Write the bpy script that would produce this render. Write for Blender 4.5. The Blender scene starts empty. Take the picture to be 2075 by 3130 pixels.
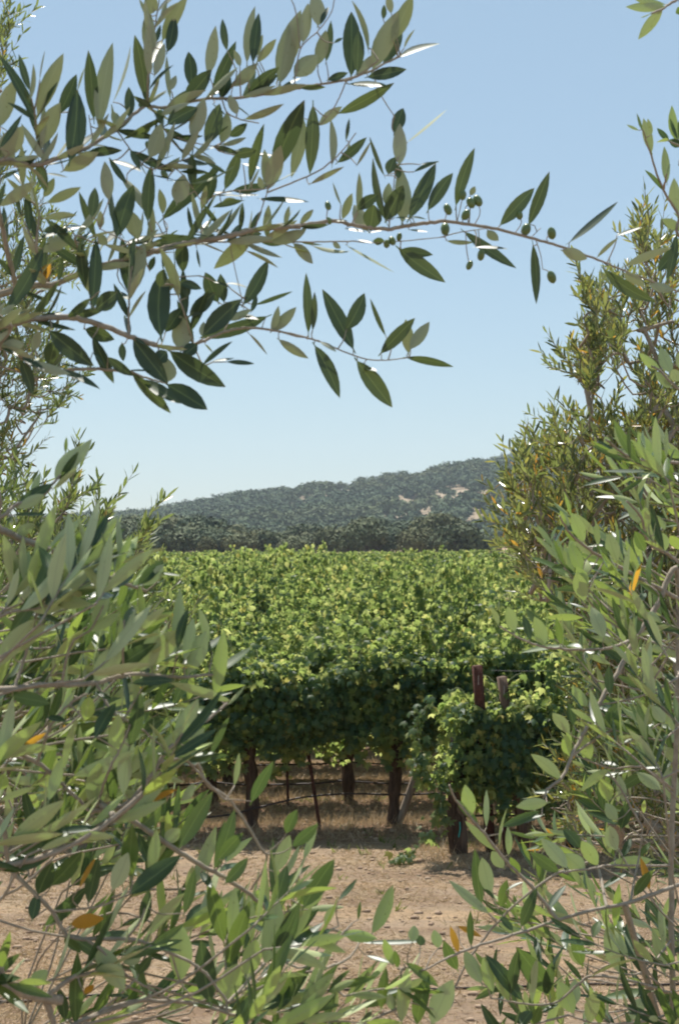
import bpy, math, random
import numpy as np
from mathutils import Vector, Matrix, noise as mnoise

# ---------------------------------------------------------------- camera
R = math.radians
FPX, CX, CY, HZ, CAMZ = 5217.0, 1037.5, 1565.0, 1650.0, 3.15
PITCH = math.atan((HZ - CY) / FPX)
scene = bpy.context.scene
COL = scene.collection
cam_d = bpy.data.cameras.new('camera')
cam = bpy.data.objects.new('camera', cam_d)
COL.objects.link(cam)
cam.location = (0, 0, CAMZ)
cam.rotation_euler = (R(90) + PITCH, 0, 0)
cam_d.sensor_fit = 'VERTICAL'; cam_d.sensor_height = 36; cam_d.sensor_width = 24; cam_d.lens = 60
cam_d.clip_start = 0.05; cam_d.clip_end = 6000
cam_d.dof.use_dof = True; cam_d.dof.focus_distance = 5.0; cam_d.dof.aperture_fstop = 16
scene.camera = cam

# ---------------------------------------------------------------- light
SUN_EL, SUN_AZ = R(63), R(-16)          # azimuth from +Y towards +X
world = bpy.data.worlds.new('World'); scene.world = world; world.use_nodes = True
wn = world.node_tree; wn.nodes.clear()
sky = wn.nodes.new('ShaderNodeTexSky'); sky.sky_type = 'NISHITA'; sky.sun_disc = False
sky.sun_elevation = SUN_EL; sky.sun_rotation = SUN_AZ
sky.altitude = 100; sky.air_density = 1.0; sky.dust_density = 0.0; sky.ozone_density = 2.0
bg = wn.nodes.new('ShaderNodeBackground'); bg.inputs['Strength'].default_value = 0.073
wo = wn.nodes.new('ShaderNodeOutputWorld')
pale = wn.nodes.new('ShaderNodeMix'); pale.data_type = 'RGBA'; pale.inputs[0].default_value = .58
pale.inputs[7].default_value = (3.25, 4.45, 5.25, 1)      # thin even summer haze over the clear sky
wn.links.new(sky.outputs[0], pale.inputs[6]); wn.links.new(pale.outputs[2], bg.inputs['Color']); wn.links.new(bg.outputs[0], wo.inputs['Surface'])
sd = bpy.data.lights.new('sun', 'SUN'); sd.energy = 4.0; sd.angle = R(0.53); sd.color = (1.0, 0.95, 0.87)
sun = bpy.data.objects.new('sun', sd); COL.objects.link(sun)
SUN = Vector((math.sin(SUN_AZ) * math.cos(SUN_EL), math.cos(SUN_AZ) * math.cos(SUN_EL), math.sin(SUN_EL)))
sun.rotation_euler = SUN.to_track_quat('Z', 'Y').to_euler()
sun.location = (0, 0, 30)
scene.view_settings.view_transform = 'Standard'; scene.view_settings.look = 'None'
scene.view_settings.exposure = 0.82; scene.view_settings.gamma = 1.0
scene.render.film_transparent = False
scene.cycles.max_bounces = 8; scene.cycles.transmission_bounces = 6; scene.cycles.diffuse_bounces = 2
scene.cycles.glossy_bounces = 2; scene.cycles.volume_bounces = 0; scene.cycles.transparent_max_bounces = 4
scene.cycles.sample_clamp_indirect = 6; scene.cycles.filter_width = 1.9

# ---------------------------------------------------------------- helpers
rng = np.random.default_rng(11)
random.seed(5)
_cp, _sp = math.cos(PITCH), math.sin(PITCH)
def at(px, py, Y):
    """world point seen at photograph pixel (px, py) standing Y metres ahead"""
    x = (px - CX) / FPX; y = (CY - py) / FPX
    d = Vector((x, _cp - y * _sp, _sp + y * _cp))
    return Vector((0, 0, CAMZ)) + d * (Y / d.y)

def tag(o, label=None, cat=None, group=None, kind=None):
    if label: o['label'] = label
    if cat: o['category'] = cat
    if group: o['group'] = group
    if kind: o['kind'] = kind
    return o
def empty(name, loc, label=None, cat=None, group=None):
    o = bpy.data.objects.new(name, None); COL.objects.link(o); o.location = loc
    o.empty_display_size = 0.1
    return tag(o, label, cat, group)
def link(name, me, mat=None, parent=None):
    if mat: me.materials.append(mat)
    o = bpy.data.objects.new(name, me); COL.objects.link(o)
    if parent is not None:
        o.parent = parent
        l = parent.location if parent.parent is None else parent.location + parent.parent.location
        o.matrix_parent_inverse = Matrix.Identity(4)
    return o
def np_mesh(name, V, faces, smooth=True):
    """V (n,3); faces = list of int arrays (m,k)"""
    me = bpy.data.meshes.new(name)
    V = np.asarray(V, dtype=np.float32).reshape(-1, 3)
    me.vertices.add(len(V)); me.vertices.foreach_set('co', V.ravel())
    idx = np.concatenate([f.ravel() for f in faces]).astype(np.int32)
    tot = np.concatenate([np.full(len(f), f.shape[1]) for f in faces]).astype(np.int32)
    st = np.concatenate([[0], np.cumsum(tot)[:-1]]).astype(np.int32)
    me.loops.add(len(idx)); me.loops.foreach_set('vertex_index', idx)
    me.polygons.add(len(tot)); me.polygons.foreach_set('loop_start', st)
    try: me.polygons.foreach_set('loop_total', tot)
    except Exception: pass
    if smooth: me.polygons.foreach_set('use_smooth', np.ones(len(tot), dtype=bool))
    me.update(calc_edges=True); me.validate()
    return me
def nrm(a):
    return a / np.maximum(np.linalg.norm(a, axis=-1, keepdims=True), 1e-9)

class Bag:
    """collects geometry, then builds one mesh"""
    def __init__(s): s.V = []; s.F = {}; s.n = 0; s.A = []; s.keep = False
    def add(s, V, faces, attr=None):
        V = np.asarray(V, dtype=np.float64).reshape(-1, 3)
        s.A.append(np.zeros((len(V), 3)) if attr is None else attr); s.keep = s.keep or attr is not None
        for f in faces:
            f = np.asarray(f)
            if len(f): s.F.setdefault(f.shape[1], []).append(f + s.n)
        s.V.append(V); s.n += len(V)
    def build(s, name, mat, parent=None, origin=(0, 0, 0), smooth=True):
        V = np.concatenate(s.V) - np.array(origin)
        me = np_mesh(name, V, [np.concatenate(f) for f in s.F.values()], smooth)
        if s.keep and len(me.vertices) == len(V):
            at_ = me.attributes.new('leafpos', 'FLOAT_VECTOR', 'POINT'); at_.data.foreach_set('vector', np.concatenate(s.A).astype(np.float32).ravel())
        return link(name, me, mat, parent)
    def tube(s, pts, rad, sides=6, cap=True, rough=0.0):
        pts = np.array([tuple(p) for p in pts], dtype=float); n = len(pts)
        rad = np.broadcast_to(np.asarray(rad, dtype=float), (n,)) if np.ndim(rad) == 0 else np.asarray(rad, dtype=float)
        if len(rad) != n: rad = np.interp(np.linspace(0, 1, n), np.linspace(0, 1, len(rad)), rad)
        T = nrm(np.gradient(pts, axis=0))
        ref = np.array([0, 0, 1.0]) if abs(T[:, 2]).mean() < 0.8 else np.array([1.0, 0, 0])
        A = nrm(np.cross(T, ref)); B = np.cross(T, A)
        a = np.linspace(0, 2 * np.pi, sides, endpoint=False)
        rr = rad[:, None] * (1 + rough * (rng.random((n, sides)) - .5) * 2)
        V = pts[:, None] + rr[..., None] * (np.cos(a)[None, :, None] * A[:, None] + np.sin(a)[None, :, None] * B[:, None])
        i = np.arange(n - 1)[:, None] * sides; j = np.arange(sides)[None]; j2 = (j + 1) % sides
        q = np.stack([i + j, i + j2, i + sides + j2, i + sides + j], -1).reshape(-1, 4)
        s.add(V, [q])
        if cap:
            s.add(V[0], [np.arange(sides)[None, ::-1]]); s.add(V[-1], [np.arange(sides)[None]])
    def leaves(s, tpl, P, D, N, L, W, bend=None):
        """tpl=(uvw (t,3), faces). P base, D direction, N face normal, L length, W width, all per leaf"""
        uvw, faces = tpl; P, D, N = [np.asarray(a, float).reshape(-1, 3) for a in (P, D, N)]
        n = len(P); t = uvw.shape[0]
        if n == 0: return
        L = np.broadcast_to(L, (n,))[:, None, None]; W = np.broadcast_to(W, (n,))[:, None, None]
        D = nrm(D); S = nrm(np.cross(D, N)); N = np.cross(S, D)
        u, v, w = uvw[None, :, 0:1], uvw[None, :, 1:2], uvw[None, :, 2:3]
        b = 0 if bend is None else np.broadcast_to(bend, (n,))[:, None, None]
        if t > 12: D0 = (rng.normal(size=(n, 1, 1)) * .09) * L * np.clip(u, 0, 1) ** 2 * S[:, None]
        else: D0 = 0
        V = P[:, None] + D0 + u * L * D[:, None] + v * W * S[:, None] + (w * W + b * L * (np.clip(u, 0, 1) ** 2)) * N[:, None]
        s.add(V.reshape(-1, 3), [(f[None] + (np.arange(n) * t)[:, None, None]).reshape(-1, f.shape[1]) for f in faces], np.tile(uvw, (n, 1)) if t > 12 else None)

def strip_template(us, hw, fold=0.28):
    V = []; 
    for u, h in zip(us, hw): V += [(u, -h, fold * h), (u, 0, 0), (u, h, fold * h)]
    F = []
    for i in range(len(us) - 1):
        a = 3 * i
        F += [(a, a + 1, a + 4, a + 3), (a + 1, a + 2, a + 5, a + 4)]
    return np.array(V, float), [np.array(F)]
OLIVE_HI = strip_template([-.09, 0, .1, .25, .42, .6, .76, .9, 1.0], [.035, .045, .24, .42, .5, .47, .36, .18, .01])
OLIVE_LO = strip_template([-.05, .3, .7, 1.0], [.05, .46, .42, .02])
STRAW = strip_template([0, .5, 1.0], [.5, .4, .05], 0.1)
def vine_template(k):
    out = [(0.0, 0.0)]
    prof = [(0, .10), (26, .50), (44, .40), (64, .66), (90, .42), (116, .72), (146, .46), (180, .88)]
    pts = []
    for a, r in prof: pts.append((a, r))
    for a, r in prof[-2:0:-1]: pts.append((360 - a, r))
    if k == 0: pts = [pts[i] for i in (0, 1, 3, 5, 7, 9, 11, 13)]
    V = [(.35, 0, 0)]
    for a, r in pts:
        V.append((.35 - r * math.cos(R(a)) * .95, r * math.sin(R(a)), -.5 * r * r - .28 * abs(r * math.sin(R(a))) + (.08 if abs(a - 180) < 40 else 0)))
    n = len(pts)
    F = np.array([(0, 1 + i, 1 + (i + 1) % n) for i in range(n)])
    return np.array(V, float), [F]
VINE_HI, VINE_LO = vine_template(1), vine_template(0)
def rand_unit(n):
    return nrm(rng.normal(size=(n, 3)))
def smooth_path(pts, n):
    """Catmull-Rom through 3D points"""
    P = np.array([tuple(p) for p in pts], float)
    if len(P) == 2: return P[0] + (P[1] - P[0]) * np.linspace(0, 1, n)[:, None]
    Q = np.vstack([2 * P[0] - P[1], P, 2 * P[-1] - P[-2]])
    t = np.linspace(0, len(P) - 1 - 1e-6, n); i = t.astype(int); f = (t - i)[:, None]
    a, b, c, d = Q[i], Q[i + 1], Q[i + 2], Q[i + 3]
    return .5 * (2 * b + (c - a) * f + (2 * a - 5 * b + 4 * c - d) * f ** 2 + (3 * b - a - 3 * c + d) * f ** 3)

# ---------------------------------------------------------------- materials
class M:
    def __init__(s, name):
        s.m = bpy.data.materials.new(name); s.m.use_nodes = True; s.t = s.m.node_tree; s.t.nodes.clear()
        s.out = s.n('ShaderNodeOutputMaterial')
    def n(s, k, **kw):
        o = s.t.nodes.new(k)
        for a, b in kw.items(): setattr(o, a, b)
        return o
    def l(s, a, b): s.t.links.new(a, b)
    def ramp(s, src, stops, interp='LINEAR'):
        r = s.n('ShaderNodeValToRGB'); r.color_ramp.interpolation = interp
        e = r.color_ramp.elements
        while len(e) < len(stops): e.new(.5)
        for x, (p, c) in zip(e, stops): x.position = p; x.color = (*c, 1)
        s.l(src, r.inputs[0]); return r.outputs[0]
    def mix(s, fac, a, b, mode='MIX'):
        x = s.n('ShaderNodeMix', data_type='RGBA', blend_type=mode)
        for inp, v in ((x.inputs[0], fac), (x.inputs[6], a), (x.inputs[7], b)):
            if hasattr(v, 'node'): s.l(v, inp)
            elif isinstance(v, tuple): inp.default_value = (*v, 1)
            else: inp.default_value = v
        return x.outputs[2]
    def noise(s, scale, detail=4, rough=.55, coord='Object', stretch=None):
        tc = s.n('ShaderNodeTexCoord'); nz = s.n('ShaderNodeTexNoise')
        nz.inputs['Scale'].default_value = scale; nz.inputs['Detail'].default_value = detail; nz.inputs['Roughness'].default_value = rough
        v = tc.outputs[coord]
        if stretch:
            mp = s.n('ShaderNodeMapping'); mp.inputs['Scale'].default_value = stretch; s.l(v, mp.inputs[0]); v = mp.outputs[0]
        s.l(v, nz.inputs['Vector']); return nz.outputs['Fac']
    def bump(s, h, strength, dist):
        b = s.n('ShaderNodeBump'); b.inputs['Strength'].default_value = strength; b.inputs['Distance'].default_value = dist
        s.l(h, b.inputs['Height']); return b.outputs[0]
    def principled(s, color, rough=.8, normal=None, spec=.3):
        p = s.n('ShaderNodeBsdfPrincipled')
        if hasattr(color, 'node'): s.l(color, p.inputs['Base Color'])
        else: p.inputs['Base Color'].default_value = (*color, 1)
        if hasattr(rough, 'node'): s.l(rough, p.inputs['Roughness'])
        else: p.inputs['Roughness'].default_value = rough
        p.inputs['Specular IOR Level'].default_value = spec
        if normal: s.l(normal, p.inputs['Normal'])
        return p
    def done(s, sh):
        s.l(sh, s.out.inputs['Surface']); return s.m

def leaf_material(name, top_stops, under_stops, trans, tfac, rough_top=.35, rough_under=.6, spec=.5, vein=None):
    m = M(name)
    geo = m.n('ShaderNodeNewGeometry')
    rnd = geo.outputs['Random Per Island']
    top = m.ramp(rnd, top_stops); und = m.ramp(rnd, under_stops)
    nz = m.noise(55, 2)
    var = m.ramp(nz, [(.3, (.82, .82, .82)), (.7, (1.12, 1.12, 1.12))])
    top = m.mix(1.0, top, var, 'MULTIPLY')
    if vein:
        at_ = m.n('ShaderNodeAttribute'); at_.attribute_name = 'leafpos'; sp = m.n('ShaderNodeSeparateXYZ'); m.l(at_.outputs['Vector'], sp.inputs[0])
        ab = m.n('ShaderNodeMath', operation='ABSOLUTE'); m.l(sp.outputs[1], ab.inputs[0])
        rib = m.ramp(ab.outputs[0], [(.015, (.55, .55, .55)), (.05, (0, 0, 0))])
        top = m.mix(rib, top, (.20, .27, .10)); und = m.mix(rib, und, (.40, .42, .26))
        spot = m.ramp(m.noise(210, 2, .5), [(.68, (0, 0, 0)), (.74, (.6, .6, .6))]); und = m.mix(spot, und, (.16, .15, .07)); 
        tip = m.ramp(sp.outputs[0], [(.93, (0, 0, 0)), (1.0, (.8, .8, .8))]); top = m.mix(tip, top, (.16, .12, .04))
    col = m.mix(geo.outputs['Backfacing'], top, und)
    mr = m.n('ShaderNodeMapRange'); mr.inputs[3].default_value = rough_top; mr.inputs[4].default_value = rough_under
    m.l(geo.outputs['Backfacing'], mr.inputs[0])
    p = m.principled(col, mr.outputs[0], spec=spec)
    tr = m.n('ShaderNodeBsdfTranslucent')
    tcol = m.ramp(rnd, trans)
    m.l(tcol, tr.inputs[0])
    mx = m.n('ShaderNodeMixShader'); mx.inputs[0].default_value = tfac
    m.l(p.outputs[0], mx.inputs[1]); m.l(tr.outputs[0], mx.inputs[2])
    return m.done(mx.outputs[0])

MAT = {}
MAT['olive_leaf'] = leaf_material('olive_leaf',
    [(0, (.032, .068, .03)), (.5, (.022, .052, .028)), (.93, (.055, .10, .035)), (1, (.07, .12, .035))],
    [(0, (.42, .50, .20)), (.4, (.54, .58, .33)), (.75, (.46, .52, .24)), (1, (.38, .50, .12))],
    [(0, (.26, .38, .09)), (.45, (.18, .30, .07)), (.7, (.42, .62, .10)), (1, (.55, .75, .12))], .19, .40, .5, .5, vein=True)
MAT['olive_leaf_far'] = leaf_material('olive_leaf_far',
    [(0, (.05, .085, .03)), (.5, (.035, .06, .025)), (.96, (.09, .12, .035)), (.985, (.30, .20, .03)), (1, (.35, .2, .03))],
    [(0, (.24, .26, .14)), (.6, (.27, .29, .17)), (.97, (.18, .21, .10)), (.985, (.36, .25, .06)), (1, (.36, .2, .05))],
    [(0, (.30, .37, .09)), (.5, (.22, .31, .075)), (.97, (.32, .38, .08)), (.985, (.6, .4, .06)), (1, (.6, .35, .05))], .36, .26, .4, .7)
MAT['olive_leaf_old'] = leaf_material('olive_leaf_old',
    [(0, (.034, .066, .032)), (.5, (.022, .048, .028)), (1, (.055, .09, .04))],
    [(0, (.34, .37, .225)), (.5, (.42, .43, .29)), (1, (.28, .31, .17))],
    [(0, (.24, .32, .10)), (.6, (.16, .25, .08)), (1, (.34, .44, .10))], .12, .42, .55, .5, vein=True)
MAT['olive_leaf_warm'] = leaf_material('olive_leaf_warm',
    [(0, (.06, .09, .03)), (.5, (.04, .066, .025)), (.94, (.10, .12, .035)), (.965, (.34, .20, .03)), (1, (.36, .2, .03))],
    [(0, (.26, .28, .15)), (.6, (.31, .32, .19)), (.94, (.24, .24, .10)), (.965, (.40, .26, .05)), (1, (.38, .2, .05))],
    [(0, (.33, .38, .10)), (.5, (.24, .31, .08)), (.94, (.46, .44, .09)), (.965, (.7, .42, .06)), (1, (.65, .35, .05))], .38, .26, .4, .7)
MAT['vine_leaf'] = leaf_material('vine_leaf',
    [(0, (.036, .088, .05)), (.5, (.024, .064, .042)), (.9, (.11, .16, .045)), (.97, (.2, .22, .06)), (1, (.3, .24, .06))],
    [(0, (.07, .115, .06)), (.6, (.085, .13, .07)), (1, (.12, .16, .08))],
    [(0, (.58, .68, .18)), (.5, (.36, .50, .12)), (.9, (.80, .84, .28)), (1, (.8, .74, .2))], .46, .5, .7, .3)
def bark(name, a, b, scale=30, st=(1, 1, .2), bs=.6, bd=.01):
    m = M(name); nz = m.noise(scale, 5, .65, 'Object', st)
    return m.done(m.principled(m.ramp(nz, [(.3, a), (.7, b)]), .85, m.bump(nz, bs, bd), .2).outputs[0])
MAT['olive_bark'] = bark('olive_bark', (.10, .08, .065), (.26, .22, .19), 60, (1, 1, .4), .4, .002)
MAT['olive_twig'] = bark('olive_twig', (.27, .22, .17), (.42, .36, .29), 90, (1, 1, 1), .3, .001)
MAT['green_twig'] = bark('green_twig', (.17, .2, .09), (.28, .3, .17), 90, (1, 1, 1), .3, .001)
MAT['vine_bark'] = bark('vine_bark', (.035, .022, .016), (.13, .085, .06), 25, (1.5, 1.5, .2), 1.0, .02)
MAT['post_wood'] = bark('post_wood', (.08, .05, .035), (.19, .135, .10), 18, (2, 2, .12), .5, .006)
MAT['grey_wood'] = bark('grey_wood', (.17, .13, .10), (.32, .26, .2), 18, (2, 2, .12), .5, .006)
MAT['rust_steel'] = bark('rust_steel', (.045, .018, .014), (.11, .048, .034), 40, (1, 1, 1), .3, .002)
MAT['oak_bark'] = bark('oak_bark', (.06, .05, .04), (.14, .12, .1), 2, (1, 1, .3), .5, .05)
def plain(name, c, rough=.6, spec=.4):
    m = M(name); nz = m.noise(20, 3)
    return m.done(m.principled(m.ramp(nz, [(.3, tuple(x * .8 for x in c)), (.7, tuple(x * 1.15 for x in c))]), rough, None, spec).outputs[0])
MAT['hose'] = plain('hose', (.035, .022, .018), .45)
MAT['wire'] = plain('wire', (.35, .33, .31), .4, .6)
MAT['tie'] = plain('tie', (.02, .30, .28), .4)
MAT['olive_fruit'] = plain('olive_fruit', (.14, .20, .07), .28, .5)
MAT['straw'] = leaf_material('straw', [(0, (.36, .25, .15)), (.5, (.48, .36, .22)), (1, (.62, .5, .34))],
    [(0, (.36, .25, .15)), (1, (.55, .43, .28))], [(0, (.5, .36, .2)), (1, (.6, .45, .25))], .25, .6, .6, .2)
MAT['weed'] = leaf_material('weed', [(0, (.06, .11, .03)), (1, (.16, .2, .05))], [(0, (.08, .13, .04)), (1, (.18, .2, .06))],
    [(0, (.2, .3, .05)), (1, (.4, .42, .1))], .35, .5, .6, .3)
# ---------------------------------------------------------------- ground
def fbm(x, y, s, seed=0, oct=4):
    v = 0; a = 1; t = 0
    for o in range(oct):
        v += a * mnoise.noise(Vector((x / s + seed, y / s - seed, seed * .37))); t += a; a *= .5; s *= .5
    return v / t
ROWANG = R(5)
RU = np.array([math.cos(ROWANG), math.sin(ROWANG)]); RV = np.array([-RU[1], RU[0]])
ROW0, SP = 18.55, 1.70            # row A passes (0, ROW0)
def row_y(k, x): return (ROW0 + k * SP / RU[0]) + math.tan(ROWANG) * x
def ground_z(x, y, fine=True):
    t = min(max((10.4 - y) / 6.4, 0), 1); t = t * t * (3 - 2 * t)
    z = 1.5 * t
    if 11 < y < 40 and fine:
        # berm under each row, shallow wheel tracks in the lane
        f = ((y - math.tan(ROWANG) * x - ROW0) / (SP / RU[0]))
        if f > -1.6 and x > -9:
            d = abs(f - round(f))
            z += .06 * math.exp(-(d / .22) ** 2) * (1 if f > -.45 or x > .7 else 0)
    if y < 60: z += .035 * fbm(x, y, 1.6, 3) + (.018 * fbm(x, y, .25, 7) if fine else 0)
    return z
def build_ground():
    xs = np.concatenate([[-3000, -1200, -500, -200, -90, -45, -25, -16, -11], np.arange(-8.5, 8.51, .11), [11, 16, 25, 45, 90, 200, 500, 1200, 3000]])
    ys = np.concatenate([[-500, -100, -20, -6, -2], np.arange(0, 10, .5), np.arange(10, 26, .11), np.arange(26, 62, 1.0), [70, 90, 130, 200, 320, 600, 1200, 2400, 4000]])
    V = [(x, y, ground_z(x, y) if -12 < x < 12 and y < 62 else (1.5 if y < 4 else 0)) for y in ys for x in xs]
    nx, ny = len(xs), len(ys)
    i = np.arange(ny - 1)[:, None] * nx; j = np.arange(nx - 1)[None]
    q = np.stack([i + j, i + j + 1, i + nx + j + 1, i + nx + j], -1).reshape(-1, 4)
    m = M('dry_soil')
    big = m.noise(.55, 5, .6); mid = m.noise(4.5, 6, .7, 'Object', (1, 2.2, 1)); fine = m.noise(45, 6, .75, 'Object', (.6, 1.6, 1)); sp = m.noise(150, 2, .5)
    c = m.ramp(big, [(.3, (.38, .268, .19)), (.7, (.51, .385, .28))])
    c = m.mix(.75, c, m.ramp(mid, [(.3, (.58, .55, .5)), (.45, (1, 1, 1)), (.7, (1.25, 1.2, 1.1))]), 'MULTIPLY')
    c = m.mix(.9, c, m.ramp(fine, [(.3, (.45, .42, .4)), (.48, (1, 1, 1)), (.68, (1.3, 1.25, 1.15))]), 'MULTIPLY')
    c = m.mix(m.ramp(sp, [(.62, (0, 0, 0)), (.7, (1, 1, 1))]), c, (.52, .4, .27))
    streak = m.noise(1.0, 4, .6, 'Object', (.22, 1.7, 1))
    c = m.mix(.7, c, m.ramp(streak, [(.36, (.70, .64, .58)), (.5, (1, 1, 1)), (.62, (1.22, 1.16, 1.0))]), 'MULTIPLY')
    gold = m.noise(1.7, 5, .7, 'Object', (.7, 1.5, 1)); c = m.mix(m.ramp(gold, [(.5, (0, 0, 0)), (.68, (.5, .5, .5))]), c, (.58, .44, .27))
    # leaf litter and old mulch in the strip under each row
    tc = m.n('ShaderNodeTexCoord'); sx = m.n('ShaderNodeSeparateXYZ'); m.l(tc.outputs['Object'], sx.inputs[0])
    def mth(op, a, b_=None):
        q_ = m.n('ShaderNodeMath', operation=op)
        for i_, v_ in enumerate((a, b_)):
            if v_ is None: continue
            if hasattr(v_, 'node'): m.l(v_, q_.inputs[i_])
            else: q_.inputs[i_].default_value = v_
        return q_.outputs[0]
    f_ = mth('DIVIDE', mth('SUBTRACT', mth('SUBTRACT', sx.outputs[1], mth('MULTIPLY', sx.outputs[0], math.tan(ROWANG))), ROW0 - .15), SP / RU[0])
    d_ = mth('ABSOLUTE', mth('SUBTRACT', mth('FRACT', mth('ADD', f_, .5)), .5))
    d_ = mth('ADD', d_, mth('MULTIPLY', mth('SUBTRACT', mid, .5), .5))
    strip = mth('MULTIPLY', m.ramp(d_, [(.18, (1, 1, 1)), (.36, (0, 0, 0))]), mth('GREATER_THAN', f_, -.42))
    c = m.mix(mth('MULTIPLY', strip, .72), c, (.27, .155, .095))
    h = m.mix(.5, fine, sp)
    o = link('ground', np_mesh('ground', np.array(V), [q]), m.done(m.principled(c, .95, m.bump(h, 1.0, .06), .1).outputs[0]))
    tag(o, kind='structure')
build_ground()

def build_straw():
    b = Bag(); n = 150000
    y = 10.6 + rng.random(n) ** 1.25 * 13.5
    x = (rng.random(n) * 2 - 1) * (.22 * y + .4)
    dens = np.array([fbm(a, c, 1.1, 21, 3) for a, c in zip(x, y)])
    f = (y - math.tan(ROWANG) * x - ROW0) / (SP / RU[0])
    under = (f > -.45) & (np.abs(f - np.round(f)) < .33) | ((f < -.45) & (f > -1.4) & (x > .8))
    keep = (dens + rng.normal(size=n) * .2 > -.02) | under
    x, y, under = x[keep], y[keep], under[keep]
    z = np.array([ground_z(a, c) for a, c in zip(x, y)])
    n = len(x)
    el = np.where(under, rng.random(n) ** 1.2 * 1.3, rng.random(n) ** 3 * .9)
    az = rng.random(n) * 6.283
    D = np.stack([np.cos(az) * np.cos(el), np.sin(az) * np.cos(el), np.sin(el)], -1)
    L = (.025 + rng.random(n) ** 2 * .10) * np.where(under, 1.25, .8)
    N = np.cross(D, rand_unit(n)); N[:, 2] = np.abs(N[:, 2])
    b.leaves(STRAW, np.stack([x, y, z + .002], -1), D, N, L, .003 + rng.random(n) * .007, rng.normal(size=n) * .3)
    tag(b.build('dry_grass', MAT['straw'], smooth=False), 'short dry straw stubble scattered over the bare soil', 'dry grass', kind='stuff')
    # taller tufts under the vines
    b = Bag(); P = []
    for _ in range(900):
        k = random.choice([-1, 0, 0, 0, 1, 1, 2]); px = random.uniform(-5.5, 5.5)
        if k == -1 and px < .9: continue
        py = row_y(k, px) + random.gauss(0, .28)
        for _ in range(random.randint(5, 16)): P.append((px + random.gauss(0, .05), py + random.gauss(0, .05)))
    P = np.array(P); n = len(P); z = np.array([ground_z(a, c) for a, c in P])
    D = np.stack([rng.normal(size=n) * .45, rng.normal(size=n) * .45, np.ones(n)], -1)
    b.leaves(STRAW, np.column_stack([P, z]), D, rand_unit(n), .05 + rng.random(n) * .16, .004, rng.normal(size=n) * .35)
    tag(b.build('tall_dry_grass', MAT['straw'], smooth=False), 'tufts of tall dry grass standing under the vine rows', 'dry grass', kind='stuff')
    b = Bag(); P = []
    for _ in range(170):
        px = random.uniform(-4.5, 4.5)
        py = random.choice([row_y(0, px) + random.gauss(0, .45), row_y(1, px), row_y(0, px) - random.uniform(.5, 1.6), row_y(0, px) - random.uniform(.6, 5) ])
        for _ in range(random.randint(5, 13)): P.append((px + random.gauss(0, .04), py + random.gauss(0, .04)))
    P = np.array(P); n = len(P); z = np.array([ground_z(a, c) for a, c in P])
    D = np.stack([rng.normal(size=n) * .6, rng.normal(size=n) * .6, np.ones(n)], -1)
    b.leaves(STRAW, np.column_stack([P, z]), D, rand_unit(n), .03 + rng.random(n) * .08, .011, rng.normal(size=n) * .3)
    tag(b.build('weeds', MAT['weed'], smooth=False), 'small green weeds sprouting from the dry soil by the vines', 'weeds', kind='stuff')
    # clods and pebbles
    b = Bag()
    ico = []; 
    import bmesh
    bm = bmesh.new(); bmesh.ops.create_icosphere(bm, subdivisions=1, radius=1)
    iv = np.array([v.co[:] for v in bm.verts]); fi = np.array([[v.index for v in f.verts] for f in bm.faces]); bm.free()
    for _ in range(5200):
        y = 10.8 + random.random() * 12; x = random.uniform(-1, 1) * (.22 * y + .3)
        r = .005 + .028 * random.random() ** 4
        V = iv * (1 + .35 * (rng.random((len(iv), 1)) - .5)) * np.array([r * random.uniform(.8, 1.6), r, r * .6]) + np.array([x, y, ground_z(x, y) + r * .2])
        b.add(V, [fi])
    m = M('clod'); nz = m.noise(12, 4)
    tag(b.build('soil_clods', m.done(m.principled(m.ramp(nz, [(.3, (.27, .185, .13)), (.7, (.45, .34, .24))]), .95, None, .1).outputs[0]), smooth=False), 'small brown clods and pebbles littering the dry soil', 'soil clods', kind='stuff')
build_straw()

# ---------------------------------------------------------------- hills
FAR_SKY = [(-900, 1650), (-300, 1625), (0, 1598), (300, 1573), (440, 1567), (524, 1552), (670, 1526), (748, 1515), (894, 1503), (937, 1493), (1015, 1482), (1083, 1484),
           (1161, 1468), (1204, 1456), (1264, 1461), (1316, 1447), (1376, 1430), (1428, 1418), (1505, 1416), (1560, 1412), (1640, 1412), (1760, 1440), (2000, 1500), (2600, 1560)]
BLUE_SKY = [(900, 1640), (1300, 1470), (1500, 1410), (1580, 1394), (1700, 1365), (1850, 1335), (2100, 1310), (2500, 1330), (3200, 1500)]
NEAR_SKY = [(-900, 1600), (-200, 1580), (150, 1585), (350, 1582), (450, 1590), (560, 1592), (630, 1582), (680, 1598), (730, 1618), (834, 1640), (903, 1628), (954, 1620), (1020, 1625), (1075, 1606),
            (1127, 1582), (1180, 1594), (1230, 1594), (1290, 1578), (1350, 1588), (1419, 1612), (1505, 1648), (1560, 1676), (1700, 1690), (2200, 1700), (3000, 1700)]
def sky_h(tbl, x, Y):
    px = CX + x / Y * FPX
    py = np.interp(px, [a for a, _ in tbl], [c for _, c in tbl])
    return CAMZ + (HZ - py) / FPX * Y
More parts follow.
